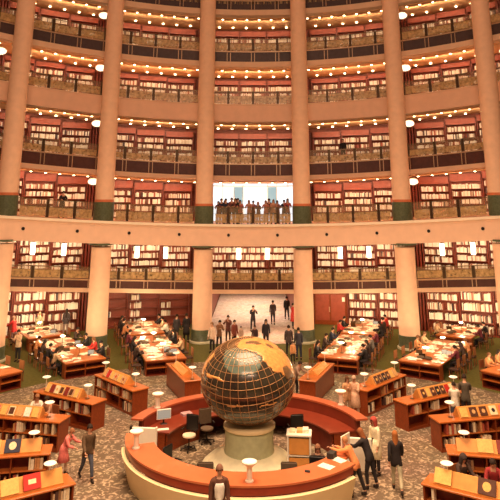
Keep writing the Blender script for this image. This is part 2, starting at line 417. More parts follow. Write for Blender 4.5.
# daylit window between the middle columns, storey 2
w = empty('window_1', ring(0, RW, 7.4)); w['kind'] = 'structure'
inv = Matrix.Translation(-w.location)
def wp(nm, a0, a1, r0, r1, z0, z1, m):
    mb = MB(); mb.arc(a0, a1, [(r0,z0),(r0,z1),(r1,z1),(r1,z0)], 1, ring); o = mb.build(nm, M[m], w); o.data.transform(inv); o['kind'] = 'structure'; return o
wp('window_pane', -7, 7, RW+.2, RW+.25, 7.45, 10.79, 'window')
for a in (-2.2, 2.9): wp('window_pane', a-.64, a+.64, RW+.12, RW+.18, 8.0, 10.1, 'windowblue')
for a in (-7,-4.6,-2.9,-1.5,2.2,3.6,5.3,7): wp('window_frame', a-.06, a+.06, RW+.02, RW+.14, 7.45, 10.79, 'white')
wp('window_frame', -7, 7, RW+.03, RW+.13, 10.12, 10.2, 'white')

# ------------------------------------------------------------------ lamps of the galleries
def mk_spot():
    t = empty('ceiling_spotlight')
    MB().lathe([(.16,0),(.16,-.04),(.13,-.05)], 14).build('trim_ring', M['postlit'], t)
    MB().lathe([(.075,-.051),(.075,-.075),(.04,-.088)], 14).build('lens', M['spot'], t)
    return t
def mk_shelflight():
    t = empty('shelf_light')
    MB().box(-.17,.17,-.06,.06,-.03,0).build('housing', M['postlit'], t)
    MB().lathe([(.075,-.09),(.075,-.031)], 12).build('bulb', M['spot'], t)
    return t
def area(nm, loc, target, sx, sy, e, col=(1,.72,.45)):
    l = bpy.data.lights.new(nm, 'AREA'); l.shape = 'RECTANGLE'; l.size = sx; l.size_y = sy; l.energy = e; l.color = col
    o = bpy.data.objects.new(nm, l); COL.objects.link(o); o.location = loc
    o.rotation_euler = (Vector(target)-Vector(loc)).to_track_quat('-Z','Y').to_euler(); return o
CZ = {'2':10.36,'3':14.70,'4':18.98,'5':23.20}
for lv, cz in CZ.items():
    n = 0
    for k in range(-20, 21):
        a = k*2.06+1.03
        if abs(a) > 42: continue
        if lv in '45' or True:
            o = instance('spot', mk_spot, ring(a, RR+.75, cz), -R(a), 'small glowing round spotlight in the ceiling of the '+LV[lv][2], 'spotlight', 'ceiling spotlights, '+LV[lv][2])
    if lv != '2':
        for g, gc in GC.items():
            for b in (-5.5,-3.3,-1.1,1.1,3.3,5.5):
                a = gc+b
                if abs(a) > 42: continue
                instance('shl', mk_shelflight, ring(a, RW-1.0, cz+.0), -R(a), 'small glowing lamp over the bookcases of the '+LV[lv][2], 'lamp', 'shelf lamps, '+LV[lv][2])
for lv, (zf, zc, e) in {'G':(0,2.5,165),'M':(3.4,5.8,165),'2':(7.4,10.3,125),'3':(11.65,14.6,95),'4':(16.1,18.9,82),'5':(20.3,23.1,78)}.items():
    for g, gc in GC.items():
        if abs(g) == 3: e2 = e*.8
        else: e2 = e
        if lv == 'G' and g == -1: e2 = e*.35
        if lv == 'G' and g == 0: continue
        area('gallery_light', ring(gc, RR+(1.0), zc-.12), ring(gc, RW, zc-(1.5 if lv in 'GM2' else .9)), 5.6, .12, e2)
# soft lights in the corridor and the bay behind the balcony window
area('corridor_light', (0,56,2.85), (0,56,0), 5, 12, 620, (1,.8,.62))
area('corridor_light', (0,44.5,2.6), (0,44,0), 5, .5, 160, (1,.75,.5))
# ribbed oval lamps beside the columns
def mk_oval():
    t = empty('oval_lamp')
    mx = Matrix.Rotation(R(-48), 4, 'X')
    smooth_angle(MB().lathe([(.10,.12),(.36,.10),(.42,0),(.40,-.02)], 24, mx=mx @ Matrix.Diagonal((1,.75,1,1))).build('shade', M['soffit'], t))
    MB().lathe([(.37,-.021),(.33,-.08),(.15,-.12)], 24, mx=mx @ Matrix.Diagonal((1,.75,1,1))).build('diffuser', M['oval'], t)
    mb = MB()
    for x in (-.2,-.07,.07,.2): mb.box(x-.015,x+.015,-.26,.26,-.135,-.11, mx)
    mb.build('rib', M['postlit'], t); return t
for lv, cz in (('2',9.98),('3',14.25),('4',18.53),('5',22.75)):
    for i, a in ((0,-39.4),(1,-24.6),(4,24.6),(5,39.4)):
        instance('oval', mk_oval, ring(a, RR+1.5, cz), -R(a), 'ribbed oval lamp near the %s column, %s' % (COLN[i], LV[lv][2]), 'lamp', 'oval lamps beside the columns')
# lanterns hanging under the cream beam
def mk_lantern():
    t = empty('hanging_lantern')
    MB().lathe([(.03,0),(.03,-.12)], 8).build('rod', M['post'], t)
    MB().lathe([(.17,-.12),(.19,-.16)], 8).build('cap', M['rail'], t)
    MB().lathe([(.155,-.161),(.16,-.9),(.12,-.94)], 8).build('glass_tube', M['lantern'], t)
    return t
for i, a in enumerate([-33.4,-29.0,-18.1,-13.7,-2.25,2.25,13.7,18.1,29.0,33.4]):
    p = ring(a, 25.9, 5.89)
    nm = ['leftmost','second','third','fourth','fifth','sixth','seventh','eighth','ninth','tenth'][i]
    instance('lant', mk_lantern, p, 0, nm+' bright lantern from the left under the cream beam', 'lantern', 'lanterns over the mezzanine')
# ------------------------------------------------------------------ the globe and its pedestal
def sph(dirv, r): return tuple(Vector(dirv).normalized()*r)
GZ, GR = 2.72, 1.655
g = empty('globe', (GX-.05, GY, GZ)); tag(g, 'giant dark globe with gold grid lines on a round stone pedestal', 'globe')
# view frame of the land outline: towards the viewer, right, up
vd = Vector((0,-GY,8.7-GZ)).normalized(); vr = Vector((1,0,0)); vu = vd.cross(vr).normalized()
if vu.z < 0: vu = -vu
def gdir(u, v):
    w = max(0, 1-u*u-v*v); return (vr*u+vu*v+vd*sqrt(w)).normalized()
def inpoly(x, y, P):
    c = False; j = len(P)-1
    for i in range(len(P)):
        if (P[i][1] > y) != (P[j][1] > y) and x < (P[j][0]-P[i][0])*(y-P[i][1])/(P[j][1]-P[i][1])+P[i][0]: c = not c
        j = i
    return c
U = lambda pts: [((x-257)/228, (238-y)/228) for x, y in pts]
LAND_GLINT = [U([(205,62),(225,30),(265,18),(330,18),(400,60),(470,130),(500,210),(485,235),(455,215),(438,222),(405,200),(375,185),(350,160),(325,135),(318,108),(290,92),(262,86),(232,82)]),
        U([(30,215),(36,180),(60,135),(90,98),(96,104),(74,135),(58,165),(44,195),(38,218)]),
        U([(160,352),(190,349),(230,354),(245,359),(225,363),(175,359)]), U([(310,353),(340,349),(390,341),(385,348),(345,356),(312,359)]),  # thin low arcs: highlights on the sphere, painted as gold patches
        U([(60,200),(90,205),(120,222),(160,230),(150,240),(100,230),(62,214)])]  # left arc is a painted highlight too
DARK = [U([(420,180),(445,165),(462,190),(480,225),(450,240),(430,215)]), U([(240,36),(300,36),(320,48),(280,56),(245,50)]), U([(345,50),(372,60),(380,72),(352,66)]),
        U([(30,255),(70,262),(120,280),(110,292),(60,280),(32,268)])]
TEAL = [U([(150,85),(200,70),(262,88),(318,110),(326,140),(318,165),(300,200),(240,212),(180,200),(150,170),(140,120)])]
rough = random.Random(5)
def classify(d):
    u, v, w = d.dot(vr), d.dot(vu), d.dot(vd)
    if w > 0:
        j = .012*sin(23*u+7*v)+.010*sin(41*v-13*u)
        if any(inpoly(u+j, v-j, P) for P in DARK): return 30+[inpoly(u+j, v-j, P) for P in DARK].index(True)
        if any(inpoly(u+j, v+j, P) for P in LAND_GLINT): return 10+[inpoly(u+j, v+j, P) for P in LAND_GLINT].index(True)
        if any(inpoly(u, v, P) for P in TEAL): return 2
        return 0
    t = sin(3.1*d.x+1)*sin(2.7*d.z)+.5*sin(6*d.y+4*d.x)+.3*sin(9*d.z)
    return 1 if t > .55 else 0
NU, NV = 200, 120; CLS = {}
def shell(rad, want, name, m, parent, thick=.012):
    mb = MB(); idx = {}
    def vtx(i, j, rr):
        k = (i % NU, j, rr)
        if k not in idx:
            th = pi*j/NV; ph = 2*pi*(i % NU)/NU; idx[k] = len(mb.v); mb.v.append((rr*sin(th)*cos(ph), rr*sin(th)*sin(ph), rr*cos(th)))
        return idx[k]
    cls = {}
    if not CLS:
        for j in range(NV):
            for i in range(NU):
                th = pi*(j+.5)/NV; ph = 2*pi*(i+.5)/NU; CLS[(i,j)] = classify(Vector((sin(th)*cos(ph), sin(th)*sin(ph), cos(th))))
    for j in range(NV):
        for i in range(NU):
            cls[(i,j)] = CLS[(i,j)] in want
    for (i, j), c in cls.items():
        if not c: continue
        q = [(i,j),(i+1,j),(i+1,j+1),(i,j+1)]
        mb.f.append(tuple(vtx(a, b, rad) for a, b in q))
        for e, (di, dj) in enumerate(((0,-1),(1,0),(0,1),(-1,0))):
            nb = ((i+di) % NU, j+dj)
            if not cls.get(nb, False):
                a, b = q[e], q[(e+1) % 4]
                mb.f.append((vtx(*a, rad), vtx(*b, rad), vtx(*b, rad-thick), vtx(*a, rad-thick)))
    o = mb.build(name, m, parent); o.data.shade_smooth(); return o
o = MB().lathe([(GR*sin(pi*k/64)+1e-4, -GR*cos(pi*k/64)) for k in range(65)], 96).build('sphere', M['ocean'], g, True)
shell(GR+.012, {1}, 'landmass', M['land'], g)
for k in range(len(LAND_GLINT)): shell(GR+.012, {10+k}, 'landmass', M['land'], g)  # continents and painted highlight arcs alike
for k in range(len(DARK)): shell(GR+.014, {30+k}, 'dark_relief', M['landdk'], g)
shell(GR+.004, {2}, 'pale_sea', M['teal'], g, .01)
# grid of brass lines on a tilted axis
axis = (vu*.86+vd*.50+vr*-.10).normalized(); q = axis.to_track_quat('Z','Y').to_matrix()
def ringtube(mb, pts, rad, n=6):
    L = len(pts)
    for k in range(L): mb.tube(pts[k], pts[(k+1) % L], rad, n=n) if False else None
    vs = []; fs = []
    for k in range(L):
        p = Vector(pts[k]); t = (Vector(pts[(k+1) % L])-Vector(pts[k-1])).normalized(); nn = p.normalized(); b = t.cross(nn)
        for i in range(n): a = 2*pi*i/n; vs.append(p+nn*cos(a)*rad+b*sin(a)*rad)
    for k in range(L):
        for i in range(n): fs.append((k*n+i, k*n+(i+1) % n, ((k+1) % L)*n+(i+1) % n, ((k+1) % L)*n+i))
    mb.add(vs, fs)
rg = GR+.006
for lat in range(-70, 81, 10):
    mb = MB(); ringtube(mb, [q @ Vector((rg*cos(R(lat))*cos(a), rg*cos(R(lat))*sin(a), rg*sin(R(lat)))) for a in [2*pi*k/72 for k in range(72)]], .0085 if lat else .013)
    mb.build('parallel_line', M['gridgold'], g, True)
for lon in range(0, 180, 10):
    mb = MB(); ringtube(mb, [q @ Vector((rg*cos(a)*cos(R(lon)), rg*cos(a)*sin(R(lon)), rg*sin(a))) for a in [2*pi*k/72 for k in range(72)]], .008)
    mb.build('meridian_line', M['gridgold'], g, True)
g.scale = (1,1,.82)
# small pearly studs along one parallel
mb = MB()
for k in range(9):
    d = gdir(-.36+.075*k, .46-.012*k+.10*((k-4)/4)**2); p = d*(GR+.012)
    mb.lathe([(.001,-.03),(.022,-.02),(.03,0),(.022,.02),(.001,.03)], 8, c=tuple(p))
mb.build('stud', M['white'], g)
p_ = empty('globe_pedestal', (GX, GY, 0)); tag(p_, 'sage and cream turned stone pedestal carrying the giant globe', 'pedestal')
smooth_angle(MB().lathe([(1.62,0),(1.62,.13),(1.56,.18),(1.40,.20),(1.40,.30),(1.33,.34),(1.22,.36),(1.16,.42),(1.05,.47),(.95,.50)], 64).build('base', M['creamped'], p_))
smooth_angle(MB().lathe([(.86,.50),(.84,.56),(.82,.9),(.83,1.22)], 96, flute=.012).build('drum', M['greenped'], p_), 60)
smooth_angle(MB().lathe([(.86,1.22),(.90,1.25),(.90,1.33),(.84,1.36),(.78,1.38)], 64).build('collar', M['deskcream'], p_))
smooth_angle(MB().lathe([(.95,1.20),(1.0,1.38),(.98,1.40),(.93,1.37)], 64).build('cup', M['gridgold'], p_)) if False else None

# ------------------------------------------------------------------ the round desk
fc = empty('front_counter', (GX,GY,0)); tag(fc, 'curved front desk with cream wall, red band and wide terracotta top', 'counter')
inv = Matrix.Translation((-GX,-GY,0))
def dp(nm, prof, a0, a1, m, parent, kinds=None):
    mb = MB(); mb.arc(a0, a1, prof, 2, desk); o = mb.build(nm, M[m], parent); o.data.transform(inv); return smooth_angle(o, 30)
dp('cream_wall', [(4.10,0),(4.16,.25),(4.27,.6),(4.33,.80),(4.22,.82),(4.10,.6),(4.0,0)], 132, 262, 'deskcream', fc)
dp('red_band', [(4.10,.83),(4.19,.83),(4.19,1.045),(4.06,1.045),(4.06,.83)], 131, 264, 'deskred', fc)
dp('rim', [(3.80,1.046),(4.23,1.046),(4.23,1.10),(3.80,1.10)], 130, 267, 'desktop', fc)
dp('worktop', [(3.30,1.046),(3.799,1.046),(3.799,1.098),(3.30,1.098)], 120, 252, 'desktop', fc)
dp('inner_wall', [(3.50,0),(3.57,0),(3.57,1.045),(3.50,1.045)], 121, 251, 'wooddk', fc)
dp('plinth', [(3.90,0),(3.999,0),(3.999,.08),(3.90,.08)], 132, 262, 'black', fc)
rc = empty('rear_counter', (GX,GY,0)); tag(rc, 'curved red wooden rear desk with raised ledge behind the globe', 'counter')
dp('ledge', [(3.98,1.12),(4.42,1.12),(4.42,1.18),(3.98,1.18)], -77, 77, 'ledge', rc)
dp('outer_wall', [(4.10,0),(4.25,0),(4.25,1.119),(4.10,1.119)], -73, 73, 'wooddk', rc)
dp('riser', [(4.0,.761),(4.09,.761),(4.09,1.118),(4.0,1.118)], -74, 74, 'deskdk', rc)
dp('worktop', [(3.0,.71),(4.09,.71),(4.09,.76),(3.0,.76)], -74, 74, 'deskdk', rc)
dp('modesty_panel', [(3.12,0),(3.18,0),(3.18,.709),(3.12,.709)], -72, -38, 'wood', rc)
dp('modesty_panel', [(3.12,0),(3.18,0),(3.18,.709),(3.12,.709)], 38, 72, 'wooddk', rc)
for a in (-73, 72.4): dp('end_panel', [(3.19,0),(4.09,0),(4.09,.709),(3.19,.709)], a, a+.6, 'wood', rc)
# white swing gates at the two openings
for a, s, nm in ((-84,-1,'left'),(99,1,'right')):
    t = empty('swing_gate', desk(a, 3.75, 0), -R(a)); tag(t, 'white panel gate at the %s opening of the round desk' % nm, 'gate', 'desk gates')
    MB().bbox(-.05,.05,-.42,.42,.12,1.08).build('panel', M['white'], t)
    MB().box(-.06,.06,.425,.50,0,1.12).build('post', M['black'], t)
    MB().box(-.055,.055,-.48,-.425,0,1.10).build('post', M['white'], t)
# flared torch lamps standing on the desk
def mk_torch():
    t = empty('torch_lamp')
    smooth_angle(MB().lathe([(.12,0),(.12,.03),(.085,.05),(.08,.34),(.10,.38)], 20).build('stem', M['white'], t))
    smooth_angle(MB().lathe([(.10,.38),(.16,.43),(.22,.48),(.22,.50),(.19,.50)], 28).build('shade', M['white'], t))
    MB().lathe([(.18,.501),(.18,.508)], 24).build('diffuser', M['lampdisc'], t)
    return t
for (x, y, z, lb) in ((-3.78,21.95,1.10,'white flared torch lamp on the front counter by the left gate'),(-.10,19.55,1.10,'white flared torch lamp on the front counter below the globe'),
                   (-3.66,25.66,1.18,'white flared torch lamp on the rear ledge left of the globe'),(3.42,26.0,1.18,'white flared torch lamp on the rear ledge right of the globe')):
    instance('torch', mk_torch, (x,y,z), 0, lb, 'lamp', 'torch lamps on the round desk')

# ------------------------------------------------------------------ low radial bookcases with lecterns
L0, L1_, W_, H_ = -1.9, 1.5, .76, 1.0
def mk_case(side, closed, big=False):
    # side: +1 shelves open on +y, -1 on -y
    def f():
        t = empty('low_bookcase')
        for x in (L0, L1_-.05): MB().bbox(x, x+.05, -W_/2, W_/2, .0, H_-.05, .01).build('end_panel', M['wood'], t)
        MB().bbox(L0-.04, L1_+.04, -W_/2-.04, W_/2+.04, H_-.05, H_, .015).build('top', M['woodtop'], t)
        MB().box(L0+.051, L1_-.051, -.02, .02, .1, H_-.051).build('back_panel', M['wooddk'], t)
        MB().box(L0+.051, L1_-.051, -W_/2+.03, W_/2-.03, .0, .10).build('plinth', M['wood'], t)
        for s in (-1, 1):
            y0, y1 = (.021, W_/2-.01) if s > 0 else (-W_/2+.01, -.021)
            if closed:
                yy = (W_/2-.03, W_/2-.005) if s > 0 else (-W_/2+.005, -W_/2+.03)
                MB().box(L0+.052, L1_-.052, yy[0], yy[1], .101, H_-.052).build('side_panel', M['wood'], t)
            else:
                for x in (-.78, .36): MB().box(x, x+.04, y0, y1, .101, H_-.052).build('partition', M['wood'], t)
                for xa, xb in ((L0+.052,-.781),(-.739,.359),(.401,L1_-.052)):
                    MB().box(xa, xb, y0, y1, .52, .55).build('shelf', M['woodtop'], t)
        mb = MB()
        x0, x1 = (-1.62 if big else -1.0), (1.4 if big else 1.0); hr = .18 if closed else .33
        mb.add([(x0,-.25,H_+.001),(x0,.25,H_+.001),(x0,0.03,H_+hr),(x0,-0.03,H_+hr),(x1,-.25,H_+.001),(x1,.25,H_+.001),(x1,0.03,H_+hr),(x1,-0.03,H_+hr)],
               [(0,1,2,3),(7,6,5,4),(0,4,5,1),(1,5,6,2),(2,6,7,3),(3,7,4,0)])
        mb.build('display_ridge', M['gold'], t)
        for s in (-1, 1): MB().box(x0, x1, min(s*.262,s*.30), max(s*.262,s*.30), H_+.001, H_+.05).build('ledge', M['gold'], t)
        return t
    return f
def mk_caselamp():
    t = empty('case_lamp')
    MB().lathe([(.09,0),(.09,.015),(.03,.03)], 16).build('foot', M['rail'], t)
    MB().lathe([(.013,.031),(.013,.44)], 8).build('stem', M['white'], t)
    smooth_angle(MB().lathe([(.05,.441),(.15,.48),(.18,.505),(.15,.525),(.05,.53)], 24).build('shade', M['lampdisc'], t))
    return t
CASES = []
LR = {21.5:7.2, 42:7.5, 59.8:7.7, 77.5:7.7, 101.5:7.15, 125.5:6.87}
for s_, l_ in ((-1,'left'),(1,'right')):
    for n_, a_ in enumerate((21.5,42,59.8,77.5,101.5,125.5)):
        CASES.append((s_*a_, '%s case %s of the globe' % (['first','second','third','fourth','fifth','sixth'][n_], l_), 1 if n_ == 0 else 0))
BCOL = {'red':(.50,.03,.02),'cream':(.85,.70,.42),'tan':(.62,.36,.14),'dark brown':(.09,.035,.02),'white':(.85,.80,.66),'dark blue':(.025,.03,.06),'pink':(.62,.16,.12),'gold':(.78,.46,.13),'maroon':(.22,.03,.02),'black':(.03,.02,.02)}
ORD = ['first','second','third','fourth','fifth','sixth','seventh','eighth']
def mk_openbook(): pass
def display_book(mx, w, h, col, label, motif=None):
    o = MB().bbox(-w/2, w/2, -.03, .0, 0, h, .006).build('display_book', cmat(BCOL[col], 'cover'))
    MB().box(-w/2+.012, w/2-.004, .001, .022, .01, h-.01).build('page_block', M['paper'], o)
    if motif:
        c, kind = motif
        if kind == 'square': MB().box(-w*.22, w*.22, -.034, -.0305, h*.35, h*.65).build('cover_picture', cmat(BCOL[c], 'cover'), o)
        elif kind == 'full': MB().box(-w*.40, w*.40, -.034, -.0305, h*.12, h*.86).build('cover_picture', cmat(BCOL[c], 'cover'), o)
        elif kind == 'disc': MB().lathe([(w*.24,-.004),(w*.24,0)], 20, mx=Matrix.Translation((0,-.0305,h/2)) @ Matrix.Rotation(R(90),4,'X')).build('cover_picture', cmat(BCOL[c], 'cover'), o)
        elif kind == 'marks':
            mb = MB()
            for i in range(4): mb.box(-.10+i*.055, -.075+i*.055, -.034, -.0305, h*.25, h*(.36+.05*(i % 2)))
            mb.box(-.11, .11, -.034, -.0305, h*.22, h*.235); mb.build('cover_mark', cmat(BCOL[c], 'cover'), o)
    o.matrix_world = mx; tag(o, label, 'book', 'books displayed on the low cases'); return o
DISP = {  # along the case from the desk end outwards: colour, motif, width, height
 -42: [('tan',('maroon','square')),('gold',None),('tan',('red','disc')),('gold',None),('red',None),('tan',None)],
 -59.8: [('gold',None),('tan',('dark brown','full')),('maroon',None),('gold',('dark brown','full')),('cream',('tan','square')),('maroon',None),('gold',None)],
 -77.5: [('gold',None),('white',None),('tan',None),('cream',('dark brown','full')),('gold',None),('pink',('maroon','square'))],
 -101.5: [None,('dark blue',('cream','disc')),('gold',None),('cream',None)],
 -125.5: [None,('red',('cream','square')),('gold',None),('cream',('dark brown','marks'))],
 42: [('dark brown',('gold','square')),('dark brown',('tan','disc')),('black',('tan','square')),('dark brown',('tan','square')),('gold',None),('tan',None)],
 59.8: [('dark brown',('gold','disc')),('gold',None),('dark brown',('tan','square')),('black',('gold','square')),('dark brown',('tan','disc')),('red',None),('cream',None)],
 77.5: [('gold',None),('dark brown',('tan','disc')),('dark brown',('tan','disc')),('cream',('black','disc')),('pink',('maroon','square'))],
 101.5: [None,('gold',None),('maroon',('tan','disc')),('gold',None)],
 125.5: [('gold',None),None,('dark brown',('gold','disc')),('gold',None)],
}
srnd = random.Random(11); nshelf = 0
SHC = [(.82,.68,.44),(.70,.52,.32),(.88,.78,.58),(.45,.09,.05),(.10,.05,.04),(.30,.16,.08),(.62,.30,.12)]
for a, where, closed in CASES:
    s = -1 if a > 0 else 1            # the long side towards the viewer
    RC = {101.5:8.5, 125.5:8.15}.get(abs(a), 8.95)
    if abs(a) > 120: a_ = 124.0*(1 if a > 0 else -1)
    else: a_ = a
    x, y, _ = desk(a_, RC, 0); rz = R(90-a_)
    instance('case%d%d' % (closed, abs(a) > 90), mk_case(1, closed, abs(a) > 90), (x,y,0.0125), rz, 'low cherry bookcase with sloping lectern top, '+where, 'bookcase', 'low radial bookcases')
    base = Matrix.Translation((x,y,.0125)) @ Matrix.Rotation(rz, 4, 'Z')
    for k, (lx, nm) in enumerate(((-1.55,'desk'),(1.15,'outer'))):
        if k == 1 and abs(a) > 90: continue
        p = base @ Vector((LR[abs(a)]-RC if k == 0 else 1.2, 0, H_+.002))
        instance('cl', mk_caselamp, p, 0, 'white disc lamp on the %s end of the %s' % (nm, where), 'lamp', 'disc lamps on the low bookcases')
    lst = DISP.get(a, [])
    n = len(lst)
    if not n: continue
    big = abs(a) > 90
    for i, it in enumerate(lst):
        if it is None: continue
        col, mot = it
        w = .48 if big else min(.32, 1.5/n); h = .38 if big else .31
        lx = -1.35+.60*i if big else -.82+i*1.64/max(1, n-1)
        tilt = Matrix.Rotation(-R(33), 4, 'X')
        m_ = base @ Matrix.Translation((lx, s*.288, H_+.056)) @ (Matrix.Identity(4) if s < 0 else Matrix.Rotation(pi, 4, 'Z')) @ tilt
        display_book(m_, w, h, col, '%s display book, %s from the desk end, %s' % (col, ORD[i], where), mot)
    # books standing on the two open shelves of the side one sees
    if closed: continue
    lab = 'small upright book on the shelves of the '+where
    for (xa, xb) in ((-1.82,-.80),(-.72,.34),(.42,1.42)):
        for zz in (.105, .555):
            if srnd.random() < .15: continue
            x0 = xa+srnd.uniform(.03,.4); cnt = srnd.randint(4, 8)
            for j in range(cnt):
                t = srnd.uniform(.05,.11); hh = srnd.uniform(.26,.36)
                if x0+t > xb-.02 or nshelf >= 240: break
                c = srnd.choice(SHC)
                o = MB().bbox(0,t-.008,-.0,.22,0,hh,.005).build('book', cmat(c,'cover'))
                ly = -W_/2+.03 if s < 0 else W_/2-.25
                o.matrix_world = base @ Matrix.Translation((x0, ly, zz))
                tag(o, lab, 'book', 'books shelved in the low case '+where); nshelf += 1; x0 += t+srnd.choice((0,0,.01,.12))

# ------------------------------------------------------------------ reading tables
def mk_table(L):
    def f():
        t = empty('reading_table'); W = 2.2
        MB().bbox(0, L, -W/2, W/2, .70, .76, .015).build('tabletop', M['woodtop'], t)
        MB().box(.02, .60, -W/2+.03, W/2-.03, .0, .03).build('plinth', M['wooddk'], t)
        u = MB().box(.58,.62,-W/2+.04,W/2-.04,.031,.699).build('storage_unit', M['wood'], t)
        for yy in (-W/2+.03, -.02, W/2-.07): MB().box(.03,.579,yy,yy+.04,.031,.699).build('upright', M['wood'], u)
        for zz in (.34,): MB().box(.031,.578,-W/2+.071,-.021,zz,zz+.03).build('shelf', M['woodtop'], u); MB().box(.031,.578,.021,W/2-.071,zz,zz+.03).build('shelf', M['woodtop'], u)
        MB().box(.029,.05,-W/2+.071,W/2-.071,.62,.698).build('rail', M['wood'], u)
        for lx in (L-.15,):
            for yy in (-W/2+.06, W/2-.16): MB().box(lx,lx+.1,yy,yy+.1,0,.699).build('leg', M['wood'], t)
        MB().box(.63, L-.16, -.03, .03, .35, .69).build('stretcher', M['wooddk'], t)
        return t
    return f
def mk_rlamp():
    t = empty('reading_lamp')
    MB().lathe([(.10,0),(.10,.02),(.03,.035)], 14).build('foot', M['rail'], t)
    MB().lathe([(.014,.036),(.014,.50)], 8).build('stem', M['rail'], t)
    smooth_angle(MB().lathe([(.05,.55),(.16,.53),(.17,.501),(.155,.50),(.04,.51)], 20).build('shade', M['white'], t))
    MB().lathe([(.10,.475),(.13,.499)], 16).build('bulb', M['bar'], t)
    return t
def mk_chair():
    t = empty('reading_chair')
    MB().bbox(-.24,.24,-.24,.24,.42,.48,.015).build('seat', M['chairseat'], t)
    MB().bbox(-.23,.23,.20,.24,.56,.95,.01).build('backrest', M['chairwood'], t)
    for x in (-.22,.18):
        MB().box(x,x+.04,-.23,-.19,0,.419).build('leg', M['chairwood'], t)
        MB().box(x,x+.04,.20,.24,0,.419).build('leg', M['chairwood'], t)
        MB().box(x,x+.03,.205,.238,.481,.559).build('back_post', M['chairwood'], t)
    return t
# azimuth round the desk centre, start radius, length, direction azimuth, description
TAB = [(-21.3,12.3,6.3,-18.5,'inner left table'),(-20.0,19.3,4.3,-18.5,'inner left rear table'),
       (21.6,12.6,6.2,19.5,'inner right table'),(20.6,19.3,4.4,19.5,'inner right rear table'),
       (-37.8,14.1,6.4,-34,'outer left table'),(-36.5,21.4,3.6,-34,'outer left rear table'),
       (39.2,13.8,6.3,34,'outer right table'),(36.2,21.4,3.6,34,'outer right rear table'),
       (-55,14.6,5.6,-50,'far left table'),(55,14.8,5.6,50,'far right table')]
TB = []
prnd = random.Random(21)
for (a, r0, L, da, nm) in TAB:
    x, y, _ = desk(a, r0, 0); rz = R(90-da)
    z0 = 0.0 if r0 > 14.5 else .0125
    instance('tab%.1f' % L, mk_table(L), (x,y,z0), rz, 'long cherry reading table strewn with papers, '+nm, 'table', 'reading tables')
    base = Matrix.Translation((x,y,z0)) @ Matrix.Rotation(rz, 4, 'Z'); TB.append((base, L, nm, rz))
    for lx in ((1.2, 4.2) if L > 4.5 else (1.9,)):
        p = base @ Vector((lx, 0, .762)); instance('rl', mk_rlamp, p, 0, 'brass reading lamp on the %s, %s lamp' % (nm, 'nearer' if lx < 2 else 'farther'), 'lamp', 'reading lamps')
        l = bpy.data.lights.new('reading_light', 'POINT'); l.energy = 190; l.color = (1,.78,.45); l.shadow_soft_size = .1
        o = bpy.data.objects.new('reading_light', l); COL.objects.link(o); o.location = base @ Vector((lx, 0, 1.36))
    # papers, open books, laptops
    n = int(L*7)
    for i in range(n):
        lx = prnd.uniform(.4, L-.4); sy = prnd.choice((-1,1)); ly = sy*prnd.uniform(.20,.85)
        k = prnd.random(); rot = Matrix.Rotation(prnd.uniform(-.4,.4)+(pi/2 if sy > 0 else -pi/2), 4, 'Z')
        mx = base @ Matrix.Translation((lx, ly, .7615)) @ rot
        if k < .82:
            if 'ob' not in _first:
                mb = MB(); mb.add([(-.22,-.15,0),(0,-.15,.012),(.22,-.15,0),(-.22,.15,0),(0,.15,.012),(.22,.15,0),(-.22,-.15,.02),(-.1,-.15,.045),(0,-.15,.022),(.1,-.15,.045),(.22,-.15,.02),(-.22,.15,.02),(-.1,.15,.045),(0,.15,.022),(.1,.15,.045),(.22,.15,.02)],
                        [(6,7,12,11),(7,8,13,12),(8,9,14,13),(9,10,15,14),(0,1,8,7,6),(1,2,10,9,8),(3,11,12,13,4),(4,13,14,15,5),(0,6,11,3),(2,5,15,10),(0,3,4,1),(1,4,5,2)])
                o = _first['ob'] = mb.build('open_book', M['paper'])
            else: o = _first['ob'].copy(); COL.objects.link(o)
            o.matrix_world = mx @ Matrix.Translation((0,0,.001)); tag(o, 'white open book lying on the '+nm, 'book', 'open books on the '+nm)
        elif k < .90:
            t = copy_tree(_first['lap']) if 'lap' in _first else None
            if t is None:
                t = _first['lap'] = empty('laptop')
                MB().bbox(-.17,.17,-.12,.12,0,.02,.004).build('keyboard_base', M['black'], t)
                MB().box(-.17,.17,.0,.012,0,.22, Matrix.Translation((0,.115,.021)) @ Matrix.Rotation(-R(15),4,'X')).build('lid', M['post'], t)
                MB().box(-.155,.155,-.003,-.001,.012,.205, Matrix.Translation((0,.115,.021)) @ Matrix.Rotation(-R(15),4,'X')).build('screen', M['screen'], t)
            t.matrix_world = mx; tag(t, 'open black laptop on the '+nm, 'laptop', 'laptops on the '+nm)
        else:
            if 'bag' not in _first:
                mb = MB(); mb.lathe([(.10,0),(.17,.03),(.18,.08),(.13,.13),(.05,.15)], 14, mx=Matrix.Diagonal((1.3,.8,1,1))); o = _first['bag'] = mb.build('bag', M['brownfab'], None, True)
            else: o = _first['bag'].copy(); COL.objects.link(o)
            o.matrix_world = mx; tag(o, 'dark slumped bag lying on the '+nm, 'bag', 'bags on the '+nm)

